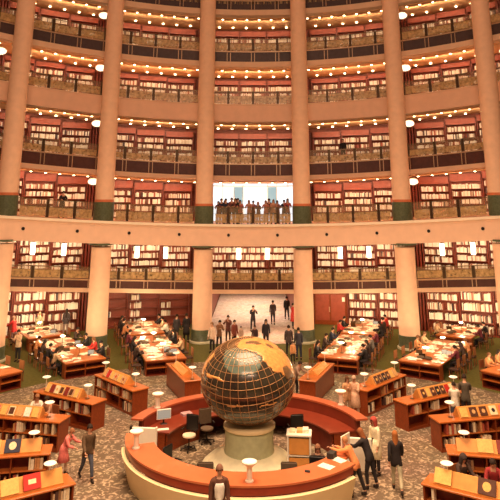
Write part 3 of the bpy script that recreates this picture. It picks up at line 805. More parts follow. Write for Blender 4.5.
# ------------------------------------------------------------------ office chairs, cart, monitors inside the desk
def mk_office(fab):
    def f():
        t = empty('office_chair')
        smooth_angle(MB().lathe([(.05,.43),(.22,.44),(.25,.47),(.24,.51),(.1,.53)], 20).build('seat', M[fab], t))
        MB().bbox(-.25,.25,.23,.30,.58,1.10,.03).build('backrest', M['black' if fab == 'beigefab' else fab], t)
        MB().tube((0,.2,.45),(0,.27,.62),.02).build('back_stem', M['black'], t)
        MB().lathe([(.025,.10),(.025,.43)], 10).build('gas_post', M['black'], t)
        for k in range(5):
            a = 2*pi*k/5; MB().tube((0,0,.11),(.29*cos(a),.29*sin(a),.07),.022,.014).build('base_leg', M['black'], t)
            MB().lathe([(.03,0),(.03,.055)], 8, c=(.29*cos(a),.29*sin(a),0)).build('caster', M['black'], t)
        for x in (-.27,.27): MB().box(x-.02,x+.02,-.12,.16,.66,.69).tube((x,.1,.66),(x*.8,.1,.46),.012).build('armrest', M['black'], t)
        return t
    return f
for (x, y, rz, fab, lb) in ((-2.35,24.9,-20,'beigefab','beige seated office chair at the rear left worktop'),(-1.75,25.6,20,'brownfab','dark office chair close behind the beige one'),
        (-2.55,22.0,60,'black','black office chair by the front counter on the left'),(-1.45,21.1,180,'brownfab','dark brown office chair behind the man in the leather jacket'),
        (1.12,21.1,175,'brownfab','dark brown office chair left of the seated clerk'),(1.6,25.4,190,'beigefab','beige office chair behind the book cart'),(2.05,21.55,170,'black','black office chair the seated clerk uses')):
    instance('off'+fab, mk_office(fab), (x,y,.0125), R(rz), lb, 'chair', 'office chairs')
c = empty('book_cart', (1.55,22.75,.0125), R(-6)); c.scale = (1.1,1.1,1.18); tag(c, 'cream and orange book cart loaded with files right of the pedestal', 'cart')
MB().bbox(-.36,.36,-.25,.25,.08,.12).build('bottom_tray', M['white'], c)
for x in (-.36,.31): MB().bbox(x,x+.05,-.25,.25,.121,1.05).build('end_panel', M['white'], c)
MB().box(-.309,.309,.2,.24,.121,1.0).build('back_panel', M['white'], c)
MB().bbox(-.38,.38,-.27,.27,1.051,1.10).build('top_tray', M['white'], c)
MB().box(-.309,.309,-.24,.199,.55,.58).build('shelf', M['white'], c)
for x in (-.3,.3):
    for y in (-.2,.2): MB().lathe([(.04,0),(.04,.078)], 10, c=(x,y,0)).build('caster', M['black'], c)
MB().box(-.30,.30,-.248,-.242,.14,.52).build('front_panel', M['gold'], c); MB().box(-.30,.30,-.248,-.242,.6,1.0).build('front_panel', M['gold'], c)
for j, x in enumerate((-.2,.02,.2)):
    o = MB().bbox(-.09,.09,-.13,.13,0,.06+.02*j,.01).build('file_box', cmat([(.85,.7,.45),(.8,.4,.15),(.85,.78,.6)][j])); o.matrix_world = c.matrix_basis @ Matrix.Translation((x,0,1.101))
    tag(o, '%s file box on the top tray of the book cart' % ['beige','orange','pale cream'][j], 'box', 'file boxes on the cart')
def mk_monitor():
    t = empty('monitor')
    MB().bbox(-.12,.12,-.08,.08,0,.02).build('foot', M['black'], t)
    MB().box(-.03,.03,.03,.06,.021,.2).build('stand', M['black'], t)
    MB().bbox(-.27,.27,-.02,.02,.16,.50).build('bezel', M['white'], t)
    MB().box(-.25,.25,-.026,-.021,.18,.47).build('screen', M['screen'], t); return t
for (x, y, z, rz, lb) in ((-3.35,25.25,.761,20,'white lit monitor on the rear left worktop'),(2.95,21.65,1.099,-128,'monitor seen from behind on the front counter by the clerk')):
    instance('mon', mk_monitor, (x,y,z), R(rz), lb, 'monitor', 'monitors')
def slab(nm, x, y, z, rz, w, d, h, col, lb, cat):
    o = MB().bbox(-w/2,w/2,-d/2,d/2,0,h,min(.01,h*.3)).build(nm, cmat(col)); o.location = (x,y,z+.001); o.rotation_euler = (0,0,R(rz)); tag(o, lb, cat)
slab('keyboard',-3.3,24.65,.76,15,.45,.17,.02,(.85,.8,.65),'cream keyboard on the rear left worktop','keyboard')
slab('paper_tray',-2.6,26.25,.76,30,.4,.3,.08,(.5,.3,.3),'mauve paper tray between the two left monitors','tray')
slab('printer',-1.55,26.75,.76,10,.4,.35,.22,(.75,.6,.45),'beige printer on the rear worktop left of the globe','printer')
slab('paper_sheet',2.2,20.55,1.10,-40,.45,.32,.006,(.9,.85,.72),'white sheet on the front counter before the clerk','paper')
slab('paper_sheet',2.65,21.0,1.10,-50,.40,.30,.008,(.9,.85,.72),'white sheet by the elbow of the woman in orange','paper')
slab('stapler',1.6,20.15,1.10,-20,.16,.06,.05,(.05,.05,.05),'small black stapler on the front counter','stapler')
slab('cash_box',2.45,21.2,1.10,60,.3,.22,.16,(.04,.035,.03),'black box on the front counter near the right gate','box')
# ------------------------------------------------------------------ people
# local frame: facing -Y, feet on z = 0
def fdir(a, side=0): return Vector((sin(R(side)), -sin(R(a))*cos(R(side)), -cos(R(a))*cos(R(side))))
def make_skeleton(P):
    """P: lean, head, arms ((pitch, elbow, out) left/right), legs ((hip, knee, out))"""
    V = {}; E = []; Rd = {}
    L = P.get('lean', 0); up = Vector((0,-sin(R(L)),cos(R(L))))
    def put(n, p, r, parent=None):
        V[n] = Vector(p); Rd[n] = r
        if parent: E.append((parent, n))
    put('pelvis', (0,0,0), (.150,.110))
    put('waist', up*.16+Vector((0,.0,.0)), (.128,.095), 'pelvis')
    put('chest', up*.34, (.155,.112), 'waist')
    put('upchest', up*.46, (.125,.085), 'chest')
    put('neck', up*.545, (.055,.055), 'upchest')
    hu = Vector((0,-sin(R(L*.6+P.get('head',0))),cos(R(L*.6+P.get('head',0))))); hf = Vector((0,-hu.z,hu.y))
    nk = V['neck']
    put('jaw', nk+hu*.065+hf*.018, (.060,.066), 'neck')
    put('skull', nk+hu*.145+hf*.006, (.078,.092), 'jaw')
    put('crown', nk+hu*.205, (.055,.066), 'skull')
    for s, sn in ((1,'L'),(-1,'R')):
        ap, el, out = P['arms'][0 if s > 0 else 1]
        sh = up*.455+Vector((s*.175,0,0)); put('shoulder'+sn, sh, (.056,.056), 'upchest')
        d = fdir(ap, s*out); e = sh+d*.27; put('elbow'+sn, e, (.041,.041), 'shoulder'+sn)
        inn = P.get('inn', 0)
        d2 = fdir(ap+el, -s*inn if el > 20 else s*out*.6); w = e+d2*.245; put('wrist'+sn, w, (.028,.026), 'elbow'+sn)
        put('palm'+sn, w+d2*.06, (.036,.022), 'wrist'+sn); V['hd'+sn] = d2
        hp, kn, lo = P['legs'][0 if s > 0 else 1]
        h = Vector((s*.085,0,-.05)); put('hip'+sn, h, (.092,.092), 'pelvis')
        d = fdir(hp, s*lo); k = h+d*.40; put('thigh'+sn, h+d*.2, (.078,.08), 'hip'+sn); put('knee'+sn, k, (.056,.056), 'thigh'+sn)
        d2 = fdir(hp-kn, s*lo*.4); put('calf'+sn, k+d2*.14, (.054,.056), 'knee'+sn); an = k+d2*.40; put('ankle'+sn, an, (.036,.038), 'calf'+sn)
        fd = fdir(90+(hp-kn)*(.5 if (hp-kn) < -20 else 0)); put('heel'+sn, an+Vector((0,.02,-.045)), (.036,.036), 'ankle'+sn); put('toe'+sn, an+fd*.15+Vector((0,0,-.05)), (.038,.026), 'heel'+sn)
    zmin = min(V['toeL'].z, V['toeR'].z, V['heelL'].z, V['heelR'].z)-.035
    for n in V:
        if not n.startswith('hd'): V[n] = V[n]-Vector((0,0,zmin))
    return V, E, Rd, hu, hf
def eval_mesh(o):
    dg = bpy.context.evaluated_depsgraph_get(); dg.update()
    me = bpy.data.meshes.new_from_object(o.evaluated_get(dg)); return me
def skin_mesh(pts, edges, radii, roots, sub=1):
    me = bpy.data.meshes.new('figure'); me.from_pydata([tuple(p) for p in pts], edges, []); me.update()
    o = bpy.data.objects.new('figure', me); COL.objects.link(o)
    o.modifiers.new('skin', 'SKIN')
    if not me.skin_vertices: pass
    sv = me.skin_vertices[0].data
    for i, r in enumerate(radii): sv[i].radius = r; sv[i].use_root = i in roots
    m = o.modifiers.new('sub', 'SUBSURF'); m.levels = sub; m.render_levels = sub
    out = eval_mesh(o); bpy.data.objects.remove(o)
    bm = bmesh.new(); bm.from_mesh(out); bmesh.ops.recalc_face_normals(bm, faces=bm.faces); bm.to_mesh(out); bm.free(); return out
REG = {'top': ('waist','chest','upchest','shoulderL','shoulderR','elbowL','elbowR'), 'bottom': ('pelvis','hipL','hipR','thighL','thighR','kneeL','kneeR','calfL','calfR')}
def seg_near(p, V, E):
    best = None; bd = 9
    for a, b in E:
        A, B = V[a], V[b]; d = B-A; t = max(0, min(1, (p-A).dot(d)/max(1e-9, d.dot(d)))); q = (p-(A+d*t)).length
        if q < bd: bd = q; best = (a, b, t)
    return best
def part_mesh(body, sel, off, name, thick=.006):
    bm = bmesh.new(); bm.from_mesh(body); bm.normal_update(); bm.faces.ensure_lookup_table()
    drop = [f for f in bm.faces if not sel(f.calc_center_median())]
    nrm = [(v, v.normal.copy()) for v in bm.verts]
    for v, q in nrm: v.co += q*off
    bmesh.ops.delete(bm, geom=drop, context='FACES')
    me = bpy.data.meshes.new(name); bm.to_mesh(me); bm.free()
    o = bpy.data.objects.new(name, me); COL.objects.link(o); m = o.modifiers.new('s', 'SOLIDIFY'); m.thickness = thick; m.offset = -1
    out = eval_mesh(o); bpy.data.objects.remove(o); out.name = name; out.shade_smooth(); return out
def build_pose(P, hem):
    V, E, Rd, hu, hf = make_skeleton(P)
    names = [n for n in V if not n.startswith('hd')]; ix = {n: i for i, n in enumerate(names)}
    pts = [V[n] for n in names]; edges = [(ix[a], ix[b]) for a, b in E]; rad = [Rd[n] for n in names]; roots = {ix['pelvis']}
    # nose, ears
    sk = V['skull']
    def chain(ps, rs):
        k = len(pts); pts.extend(ps); rad.extend([(r, r) for r in rs]); roots.add(k)
        for i in range(len(ps)-1): edges.append((k+i, k+i+1))
    chain([sk+hf*.070+hu*.0, sk+hf*.104-hu*.022], [.010,.013])
    for s in (1,-1): chain([sk+Vector((s*.070,0,0))-hu*.012, sk+Vector((s*.088,0,0))+hu*.012], [.016,.014])
    for s, sn in ((1,'L'),(-1,'R')):
        d = V['hd'+sn]; side = Vector((1,0,0)); side = (side-d*side.dot(d)).normalized(); pn = d.cross(side).normalized()
        if pn.dot(Vector((0,-1,-.5))) < 0: pn = -pn
        p0 = V['palm'+sn]
        for j, ln in enumerate((.062,.072,.068,.054)):
            b = p0+side*(-.027+.018*j)+d*.02; m = b+d*ln*.55+pn*.008; t = m+d*ln*.35+pn*.03
            chain([b, m, t], [.0095,.009,.008])
        b = V['wrist'+sn]+d*.03-side*s*.02; chain([b, b-side*s*.028+d*.03+pn*.01, b-side*s*.035+d*.058+pn*.022], [.011,.0105,.009])
    body = skin_mesh(pts, edges, rad, roots, 1); body.name = 'person_body'; body.shade_smooth()
    def near(p): return seg_near(p, V, E)
    armend = ('elbowL','elbowR','wristL','wristR')
    def istop(p):
        a, b, t = near(p)
        if b.startswith(('skull','crown','jaw','neck')): return b == 'neck' and t < .35
        if b.startswith(('palm',)): return False
        if b.startswith('wrist'): return t < .86
        if b in ('waist','chest','upchest') or b.startswith(('shoulder','elbow')): return True
        if b.startswith('hip') or (b.startswith('thigh') and t < .45): return hem
        return False
    def isbot(p):
        a, b, t = near(p); return b.startswith(('hip','thigh','knee','calf')) or (b.startswith('ankle') and t < .75) or (b == 'waist' and t < .25)
    def isshoe(p):
        a, b, t = near(p); return b.startswith(('heel','toe')) or (b.startswith('ankle') and t > .8)
    out = {'body': body, 'top': part_mesh(body, istop, .020, 'jacket'), 'bottom': part_mesh(body, isbot, .010, 'trousers')}
    out['shoeL'] = part_mesh(body, lambda p: isshoe(p) and p.x > 0, .010, 'shoe'); out['shoeR'] = part_mesh(body, lambda p: isshoe(p) and p.x <= 0, .010, 'shoe')
    side = Vector((1,0,0)); B = Matrix((( side.x,-hf.x, hu.x,0),(side.y,-hf.y,hu.y,0),(side.z,-hf.z,hu.z,0),(0,0,0,1)))  # local x right, -y face, z up
    T = Matrix.Translation(sk+hu*.012) @ B
    def cap(kind):
        mb = MB(); n = 24; m = 14; prof = {}
        rx, ry, rz = (.094,.110,.118) if kind in ('short','long') else (.100,.116,.122)
        if kind == 'scarf': rx, ry, rz = .112,.124,.132
        grid = []
        for j in range(m+1):
            row = []
            th = pi*j/m*.80
            for i in range(n):
                ph = 2*pi*i/n; x, y, z = sin(th)*cos(ph)*rx, sin(th)*sin(ph)*ry, cos(th)*rz
                front = -sin(ph)
                if kind in ('short','beanie'): zl = -.05 if front < .1 else (.035 if front > .45 else -.02)
                elif kind == 'long': zl = -.06 if front < .3 else (.045 if front > .55 else -.04)
                else: zl = -.09 if front < .5 else (.055 if front > .8 else -.03)
                if kind == 'beanie': zl = max(zl, .0)
                z = max(z, zl)
                if kind == 'long' and front < .25 and z <= -.04:
                    k = (j-m*.6)/m; z -= max(0, k)*1.0; x *= 1.05+max(0,k)*.5; y = max(y, -.02)*1.0+max(0,k)*.12
                if kind == 'scarf' and j > m*.72 and z <= -.02:
                    k = (j-m*.72)/m; z -= k*.5; x *= 1+k*1.6; y *= 1+k*.9
                row.append((x, y, z))
            grid.append(row)
        vs = [p for r in grid for p in r]; fs = [(j*n+i, j*n+(i+1) % n, (j+1)*n+(i+1) % n, (j+1)*n+i) for j in range(m) for i in range(n)]
        mb.add(vs, fs, T); me = mb.mesh('hair', None); o = bpy.data.objects.new('hair', me); COL.objects.link(o)
        s = o.modifiers.new('s','SOLIDIFY'); s.thickness = .014; s.offset = -1
        r = eval_mesh(o); bpy.data.objects.remove(o); r.shade_smooth(); return r
    for k in ('short','long','beanie','scarf'): out[k] = cap(k)
    for nm, s in (('eyeL',1),('eyeR',-1)):
        out[nm] = MB().lathe([(.002,-.011),(.012,0),(.002,.011)], 8, c=tuple(sk+hf*.085+Vector((s*.032,0,0))+hu*.012)).mesh('eye', None)
    c = sk+hf*.088-hu*.052; out['mouth'] = MB().box(c.x-.022,c.x+.022,c.y-.008,c.y+.004,c.z-.006,c.z+.006).mesh('mouth', None)
    # skirt of a long coat: hips to knees
    hips = (V['hipL']+V['hipR'])/2; kn = (V['kneeL']+V['kneeR'])/2; up = (V['waist']-V['pelvis']).normalized()
    rings = [(V['waist'], up, .155,.125), (V['pelvis'], up, .185,.15), (hips.lerp(kn, .35), (hips-kn).normalized(), .20,.165), (hips.lerp(kn, .95), (hips-kn).normalized(), .215+abs(V['kneeL'].y-V['kneeR'].y)*.2, .17+abs(V['kneeL'].y-V['kneeR'].y)*.55)]
    mb = MB(); vs = []; n = 20
    for c, u, rx, ry in rings:
        fy = Vector((1,0,0)).cross(u).normalized()
        for i in range(n): a = 2*pi*i/n; w = 1+.03*(i % 2); vs.append(c+Vector((1,0,0))*cos(a)*rx*w+fy*sin(a)*ry*w)
    fs = [(j*n+i, j*n+(i+1) % n, (j+1)*n+(i+1) % n, (j+1)*n+i) for j in range(3) for i in range(n)]
    mb.add(vs, fs); me = mb.mesh('coat_skirt', None); o = bpy.data.objects.new('x', me); COL.objects.link(o); s = o.modifiers.new('s','SOLIDIFY'); s.thickness = .012
    r = eval_mesh(o); bpy.data.objects.remove(o); r.shade_smooth(); out['skirt'] = r
    out['V'] = V
    return out
ST_ARM = ((4,14,7),(4,14,7))
POSE = {
 'stand': dict(lean=2, head=4, arms=ST_ARM, legs=((2,3,4),(-1,2,4))),
 'phone': dict(lean=3, head=14, arms=((28,92,6),(34,86,6)), inn=14, legs=((3,5,5),(-3,2,5))),
 'face': dict(lean=2, head=4, arms=((48,100,16),(50,98,16)), inn=30, legs=((2,3,5),(-2,2,5))),
 'walk': dict(lean=5, head=2, arms=((-22,18,7),(24,22,7)), legs=((24,12,2),(-18,22,2))),
 'rail': dict(lean=14, head=0, arms=((40,48,12),(44,44,12)), inn=10, legs=((4,8,4),(-6,2,4))),
 'lean': dict(lean=34, head=-8, arms=((78,22,8),(62,40,8)), inn=6, legs=((14,12,5),(-16,4,5))),
 'sit': dict(lean=14, head=10, arms=((38,58,12),(34,62,12)), inn=16, legs=((84,84,8),(82,80,8))),
 'sitback': dict(lean=2, head=12, arms=((24,66,10),(28,60,10)), inn=12, legs=((86,86,8),(84,80,8))),
 'bend': dict(lean=26, head=8, arms=((50,36,10),(30,50,10)), inn=10, legs=((10,14,5),(-8,8,5))),
}
PM = {}
def person(pose, x, y, z, rz, label, top, bottom, hair, hcol, skirt=None, h=1.70, group=None, shoes=(.03,.02,.015)):
    if pose not in PM: PM[pose] = build_pose(POSE[pose], pose not in ('sit','sitback'))
    S = PM[pose]
    root = bpy.data.objects.new('person', S['body']); COL.objects.link(root)
    if not S['body'].materials: S['body'].materials.append(M['skin'])
    def ch(nm, me, m):
        o = bpy.data.objects.new(nm, me); COL.objects.link(o); o.parent = root
        if not me.materials: me.materials.append(m)
        o.material_slots[0].link = 'OBJECT'; o.material_slots[0].material = m; return o
    ch('jacket', S['top'], cmat(top)); ch('trousers', S['bottom'], cmat(bottom))
    if skirt: ch('coat_skirt', S['skirt'], cmat(skirt))
    for s in ('shoeL','shoeR'): ch('shoe', S[s], cmat(shoes))
    nm = {'short':'hair','long':'hair','beanie':'hat','scarf':'headscarf'}[hair]; ch(nm, S[hair], cmat(hcol))
    ch('eye', S['eyeL'], M['eye']); ch('eye', S['eyeR'], M['eye']); ch('mouth', S['mouth'], M['lip'])
    k = h/1.70; root.scale = (k,k,k); root.location = (x,y,z); root.rotation_euler = (0,0,R(rz))
    tag(root, label, 'person', group); return root
BLK=(.025,.020,.020); DKB=(.06,.035,.025); BRN=(.20,.09,.04); NVY=(.03,.035,.06); GRY=(.16,.13,.11); WHT=(.82,.76,.62); RED=(.55,.04,.03); ORG=(.80,.28,.10); PNK=(.75,.20,.17); GRN=(.13,.13,.07)
JEAN=(.07,.08,.11); TANC=(.55,.36,.2); HB=(.03,.018,.012); HA=(.26,.09,.03); CRM=(.88,.78,.52); MAR=(.16,.03,.04)
def fl(px, py, z=0.0):
    """the floor point seen at a place of the photograph, for standing figures there"""
    th = R(14.4); c, s = cos(th), sin(th); u = -(py-51)/600; t = (z-8.7)/(s+c*u); return ((px-253)/600*t, t*(c-s*u))
def by(az, r, *a, **k):
    x, y, _ = desk(az, r, 0); person(a[0], x, y, .0125, *a[1:], **k)
def at(px, py, *a, **k):
    x, y = fl(px, py); hx = hypot(x-GX, y-GY); person(a[0], x, y, .0125 if hx < 14.4 else (.018 if abs(x) < 3.2 and y > 42.3 else 0), *a[1:], **k)
# around the desk
MAN = person('stand',-.91,18.55,0,8,'man in brown leather jacket and white shirt before the front counter',(.12,.05,.03),BLK,'short',(.2,.1,.06),h=1.86)
SHM = part_mesh(PM['stand']['body'], lambda p: abs(p.x) < .055 and p.y < -.02 and .90 < p.z < 1.37, .032, 'shirt')
o = bpy.data.objects.new('shirt_front', SHM); COL.objects.link(o); o.parent = MAN; SHM.materials.append(cmat((.9,.86,.76))); o['label'] = 'white shirt front'
at(86,481,'walk',35,'man in dark jacket and dark trousers striding past the desk on the left',(.12,.075,.04),JEAN,'short',HB,h=1.66)
at(398,493,'walk',172,'person with long auburn hair walking away over the carpet on the right',BLK,(.45,.42,.28),'long',(.34,.12,.03),h=1.7)
at(357,497,'lean',-118,'woman in orange sweater leaning onto the end of the front counter',ORG,BLK,'short',(.45,.22,.1),h=1.66)
at(371,489,'bend',-128,'woman in black with long auburn hair behind the one in orange',BLK,BLK,'long',HA,h=1.68)
at(377,475,'stand',-60,'woman in long cream coat and red headscarf beside the round desk',CRM,BLK,'scarf',(.42,.07,.05),skirt=CRM,h=1.68)
person('sitback',2.05,21.5,.0125,-10,'seated clerk in dark brown inside the round desk',(.10,.06,.04),BLK,'long',(.22,.10,.05))
at(62,476,'bend',75,'woman in pink top at the end of the lowest left bookcase',PNK,(.75,.55,.4),'short',(.3,.13,.06),skirt=PNK,h=1.45)
by(-68.5,9.2,'sit',20,'woman in white and brown seated between the third and fourth left bookcases',WHT,DKB,'long',(.3,.14,.06))
by(-68.8,8.5,'sit',-30,'person in brown seated beside the woman in white between the left bookcases',(.42,.2,.1),BLK,'short',HB)
at(348,420,'stand',20,'woman in tan jacket with brown hair beside the right torch lamp',(.55,.30,.15),(.4,.24,.14),'long',(.12,.05,.02),h=1.62)
at(356,420,'phone',-30,'woman in pale pink coat by the right torch lamp',(.72,.46,.3),(.5,.3,.2),'short',(.55,.38,.26),skirt=(.72,.46,.3),h=1.66)
by(64.8,9.9,'phone',165,'man in dark olive jacket between the third and fourth right bookcases',(.10,.085,.06),BLK,'short',HB,h=1.78)
by(65.5,9.2,'phone',160,'person in pale shirt beside the man in olive between right bookcases',WHT,JEAN,'short',HB,h=1.6)
by(15.2,8.0,'bend',60,'person in black at the case just right of the globe',(.3,.2,.14),BLK,'short',HB,h=1.6)
# seated in the lower right corner
for (px, py, rz, lb, tp, hr, hc) in ((112,6.95,20,'woman in dark headscarf seated between the two lowest right bookcases',DKB,'scarf',(.05,.035,.03)),
        (112,7.9,-20,'person in black and red seated between the two lowest right bookcases',(.3,.03,.03),'short',HB),(112.5,8.8,0,'person in dark green seated at the right edge above the lowest bookcase',(.05,.05,.035),'beanie',BLK)):
    by(px,py,'sit',rz,lb,tp,BLK,hr,hc)
# corridor and the space behind the globe
at(253,332,'face',15,'man in black with hands raised to his face in the corridor',BLK,BLK,'short',HB)
at(273,325,'walk',178,'man in dark suit walking away down the corridor',(.07,.045,.045),BLK,'short',HB)
at(287,320,'walk',184,'farthest man in black walking away down the corridor',BLK,BLK,'short',HB)
at(293,329,'stand',100,'person in red coat half behind the fourth column',(.6,.05,.04),BLK,'short',HB,skirt=(.6,.05,.04))
at(228,344,'face',-15,'woman in maroon with raised hands left of the corridor middle',(.16,.05,.04),DKB,'short',HB)
at(241,345,'stand',0,'small child in white behind the globe',(.6,.4,.3),BLK,'short',HB,h=1.1)
at(266,349,'stand',5,'woman in black with white scarf walking up behind the globe',(.035,.025,.03),BLK,'long',HB)
at(255,350,'stand',-20,'short person in dark coat just above the globe',(.06,.03,.03),BLK,'short',HB,h=1.4)
at(212,353,'stand',-30,'woman in whitish jumper and dark trousers left of the globe top',(.66,.46,.34),BLK,'short',(.3,.16,.08))
at(219,350,'phone',30,'man in brown beside the woman in the whitish jumper',(.22,.1,.05),BLK,'short',HB)
at(234,349,'stand',40,'man in dark red jacket left of the child',(.24,.06,.04),BLK,'short',HB,h=1.65)
at(289,357,'stand',175,'man in dark jacket seen from behind right of the globe top',(.08,.055,.05),BLK,'short',HB)
at(299,360,'stand',185,'woman in black seen from behind right of the globe top',(.04,.035,.045),NVY,'short',HB)
at(293,364,'stand',10,'child in orange before the two people seen from behind',(.65,.3,.12),BLK,'short',HB,h=1.15)
at(186,343,'stand',-160,'person in long black coat left of the third column',BLK,BLK,'short',HB,skirt=BLK,h=1.75)
at(176,343,'stand',170,'person in black standing by the rear left table',(.05,.04,.04),BLK,'short',HB)
# left side
at(13,345,'rail',-120,'man in red top leaning at the outer left rear table',(.6,.04,.04),(.3,.2,.2),'short',(.5,.3,.2))
at(17,362,'phone',-20,'man in pale shirt walking on the green carpet on the left',(.72,.5,.32),BLK,'short',HB)
at(38,340,'stand',10,'man in grey green sweater by the outer left rear table',(.2,.17,.1),DKB,'short',(.35,.25,.15))
at(65,336,'stand',190,'woman in dark blouse at the end of the outer left rear table',(.07,.05,.05),(.3,.2,.16),'long',HB)
at(74,351,'sit',70,'dark haired person seated left of the second column base',DKB,BLK,'short',HB)
# seated readers with their chairs
CNT = {}
def seat(ti, lx, side, label, top, hair='short', hc=HB, pose='sit'):
    base, L, nm, rz = TB[ti]
    lo = base @ Vector((lx, side*1.44, 0))
    face = math.degrees(rz)+(0 if side > 0 else 180)      # facing the table: local -Y points at the tabletop
    person(pose, lo.x, lo.y, base.translation.z, face, label, top, BLK, hair, hc)
    k = (ti, side); CNT[k] = CNT.get(k, 0)+1
    chair(ti, lx, side, 'wooden chair of the %s reader from the desk, %s side, %s' % (ORD[CNT[k]-1], 'left' if side > 0 else 'right', nm))
def chair(ti, lx, side, label):
    base, L, nm, rz = TB[ti]
    lo = base @ Vector((lx, side*1.50, 0)); face = math.degrees(rz)+(0 if side > 0 else 180)
    instance('chair', mk_chair, (lo.x,lo.y,base.translation.z), R(face), label, 'chair', 'reading chairs')
COLW = {'black':BLK,'dark brown':DKB,'brown':BRN,'navy':NVY,'grey':GRY,'red':RED,'orange':(.6,.25,.1),'tan':TANC,'white':WHT,'maroon':MAR,'olive':GRN,'pink':PNK}
HW = {'short dark':('short',HB),'long dark':('long',HB),'brown':('short',(.2,.09,.04)),'long brown':('long',(.22,.1,.04)),'dark beanie':('beanie',BLK),'dark scarf':('scarf',(.05,.03,.03))}
# table, place along it, side (+1 left of the direction away from the desk), top colour, hair
SEATS = [(0,1.6,1,'dark brown','short dark'),(0,3.2,1,'black','long dark'),(0,5.2,1,'maroon','short dark'),(0,2.6,-1,'tan','brown'),(0,4.6,-1,'black','long dark'),(0,5.6,-1,'dark brown','brown'),
 (1,.9,1,'orange','brown'),(1,2.1,1,'black','short dark'),(1,3.3,1,'dark brown','long dark'),(1,.8,-1,'white','short dark'),(1,1.9,-1,'tan','short dark'),(1,3.2,-1,'black','short dark'),
 (2,.9,1,'black','long dark'),(2,3.0,1,'dark brown','short dark'),(2,4.8,1,'navy','short dark'),(2,.9,-1,'black','short dark'),(2,2.0,-1,'dark brown','long dark'),(2,3.4,-1,'grey','short dark'),(2,5.2,-1,'maroon','short dark'),
 (3,.9,1,'red','short dark'),(3,2.2,1,'black','short dark'),(3,1.2,-1,'black','long dark'),(3,2.6,-1,'dark brown','short dark'),(3,3.8,-1,'red','short dark'),
 (4,1.0,1,'tan','long dark'),(4,2.2,1,'black','short dark'),(4,3.3,1,'dark brown','long dark'),(4,4.5,1,'orange','short dark'),(4,1.3,-1,'black','dark beanie'),(4,2.5,-1,'red','long brown'),(4,3.8,-1,'black','short dark'),
 (6,2.2,-1,'maroon','short dark'),(6,3.3,-1,'dark brown','dark scarf'),(6,4.3,-1,'orange','brown'),(6,3.6,1,'orange','brown'),(6,4.8,1,'tan','brown'),
 (7,1.2,-1,'maroon','short dark'),(7,2.5,-1,'black','short dark'),(7,1.0,1,'tan','brown'),
 (9,1.2,1,'orange','brown'),(9,2.2,1,'orange','long dark'),(9,3.6,1,'black','short dark')]
for ti, lx, sd, c, hw in SEATS:
    hk, hc = HW[hw]; nm = TAB[ti][4]
    pos = 'nearest the desk' if lx < 1.4 else ('mid table' if lx < 3.2 else 'far end')
    lb = '%s topped reader, %s, %s side, %s, %s' % (c, hw+(' hair' if hk in ('short','long') else ''), 'left' if sd > 0 else 'right', pos, nm)
    w = lb.split()
    seat(ti, lx, sd, ' '.join(w), COLW[c], hk, hc)
for ti, lx, sd in ((0,1.4,-1),(0,3.6,-1),(2,2.0,1),(2,4.4,-1),(4,5.2,-1),(6,1.2,1),(6,2.4,1),(6,1.1,-1),(6,5.5,1),(5,1.0,1),(5,2.2,1),(5,1.0,-1),(8,1.2,-1),(8,2.6,-1),(8,4.0,-1),(9,4.8,1),(7,3.2,1),(0,.6,1)):
    chair(ti, lx, sd, 'empty wooden chair, %s side, %s, %s' % ('left' if sd > 0 else 'right', 'nearest the desk' if lx < 1.4 else ('mid table' if lx < 3.2 else 'far end'), TAB[ti][4]))
for az, r, rz, lb in ((-68.5,9.2,20,'wooden chair of the woman in white between the left bookcases'),(-68.8,8.5,-30,'wooden chair of the person beside the woman in white'),
        (112,6.95,20,'wooden chair of the woman in dark headscarf'),(112,7.9,-20,'wooden chair of the person in black and red'),(112.5,8.8,0,'wooden chair of the person in dark green at the right edge')):
    x, y, _ = desk(az, r, 0); instance('chair', mk_chair, (x-.06*sin(R(rz)), y+.06*cos(R(rz)), .0125), R(rz), lb, 'chair', 'reading chairs')
# the crowd at the daylit balcony
CRX = [(-2.02,1.60,(.4,.1,.07),'long',HB,'russet'),(-1.05,1.75,BLK,'short',HB,'dark'),(.02,1.58,(.3,.1,.12),'short',HB,'mauve'),(1.15,1.72,(.12,.05,.05),'short',HB,'dark maroon'),(1.75,1.6,(.3,.12,.1),'long',HB,'brown')]
CR = [(-2.42,1.55,MAR,'long',HB,'maroon'),(-2.20,1.72,NVY,'short',HB,'navy'),(-1.88,1.72,NVY,'short',HB,'dark navy'),(-1.50,1.78,(.2,.06,.05),'short',HB,'dark red'),(-1.22,1.74,BLK,'long',HB,'black'),(-.90,1.62,(.45,.12,.1),'long',HB,'brick red'),
      (-.26,1.62,(.5,.22,.16),'long',(.25,.1,.04),'rose'),(.38,1.5,(.10,.06,.09),'scarf',(.45,.25,.25),'plum'),(.92,1.6,(.45,.16,.12),'long',(.16,.07,.04),'copper'),(1.42,1.66,(.5,.25,.16),'long',(.3,.14,.06),'tan'),(2.20,1.64,NVY,'short',HB,'blue'),(2.42,1.72,(.35,.08,.07),'long',HB,'wine red')]
CR = [c+(24.55,) for c in CR]+[c+(25.1,) for c in CRX]; CR.sort()
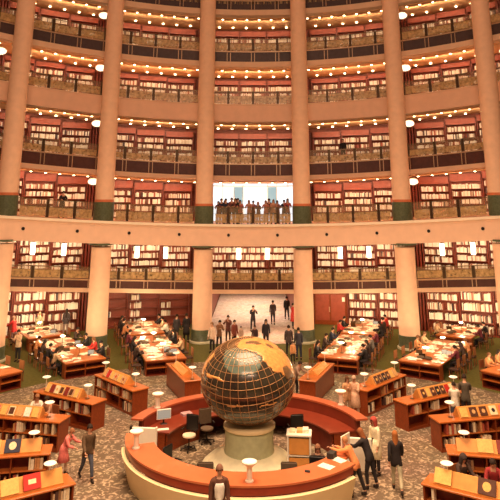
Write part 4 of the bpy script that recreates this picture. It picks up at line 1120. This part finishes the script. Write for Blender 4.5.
for i, (x, h, tp, hr, hc, cn, rr) in enumerate(CR):
    nm = ['leftmost','second','third','fourth','fifth','sixth','seventh','eighth','ninth','tenth','eleventh','twelfth','thirteenth','fourteenth','fifteenth','sixteenth','seventeenth'][i]
    y = YC+sqrt(rr**2-x*x)
    person('rail', x, y, 7.405, random.uniform(-12,12), '%s onlooker from the left at the daylit balcony, %s top' % (nm, cn), tp, BLK if i % 3 else (.4,.3,.25), hr, hc, h=h, group='onlookers at the balcony railing')
p = ring(-30.2, 25.0, 7.4); person('rail', p[0], p[1], p[2], 30, 'lone dark clad person at the cream beam railing near the second column', BLK, BLK, 'short', HB)
p = ring(14.5, 27.0, 11.65); person('stand', p[0], p[1], p[2]+.005, -20, 'lone person in black behind the gold railing of the second upper gallery', BLK, BLK, 'short', HB)
# small dark loudspeaker hanging in the corridor
o = MB().lathe([(.03,0),(.03,-.25),(.22,-.3),(.26,-.55),(.10,-.62)], 16).build('ceiling_speaker', M['black'], None, True); o.location = (2.1,50.6,2.9)
tag(o, 'small dark speaker hanging from the corridor ceiling', 'speaker')

# ------------------------------------------------------------------ light and camera
hl = area('hall_light', (0,21,28.9), (0,21,0), 18, 16, 5900, (1,.64,.40)); hl.data.spread = R(100)
area('hall_light', (0,2,22), (0,30,4), 14, 6, 5600, (1,.64,.42))  # added front fill to brighten the columns, not a fixture of the hall
wd = bpy.data.worlds.new('World'); SC.world = wd; wd.use_nodes = True
wd.node_tree.nodes['Background'].inputs[0].default_value = (1,.55,.30,1); wd.node_tree.nodes['Background'].inputs[1].default_value = .22
cam = bpy.data.cameras.new('camera'); co = bpy.data.objects.new('camera', cam); COL.objects.link(co)
co.location = (0,0,8.7); co.rotation_euler = (R(90+14.4),0,0)
cam.sensor_width = 36; cam.lens = 600/500*36; cam.shift_x = -3/500; cam.shift_y = -199/500; cam.clip_end = 300
SC.camera = co
SC.view_settings.view_transform = 'Standard'; SC.view_settings.look = 'None'; SC.view_settings.gamma = 1; SC.view_settings.exposure = .1
SC.cycles.use_denoising = True; SC.cycles.max_bounces = 6; SC.cycles.transparent_max_bounces = 12
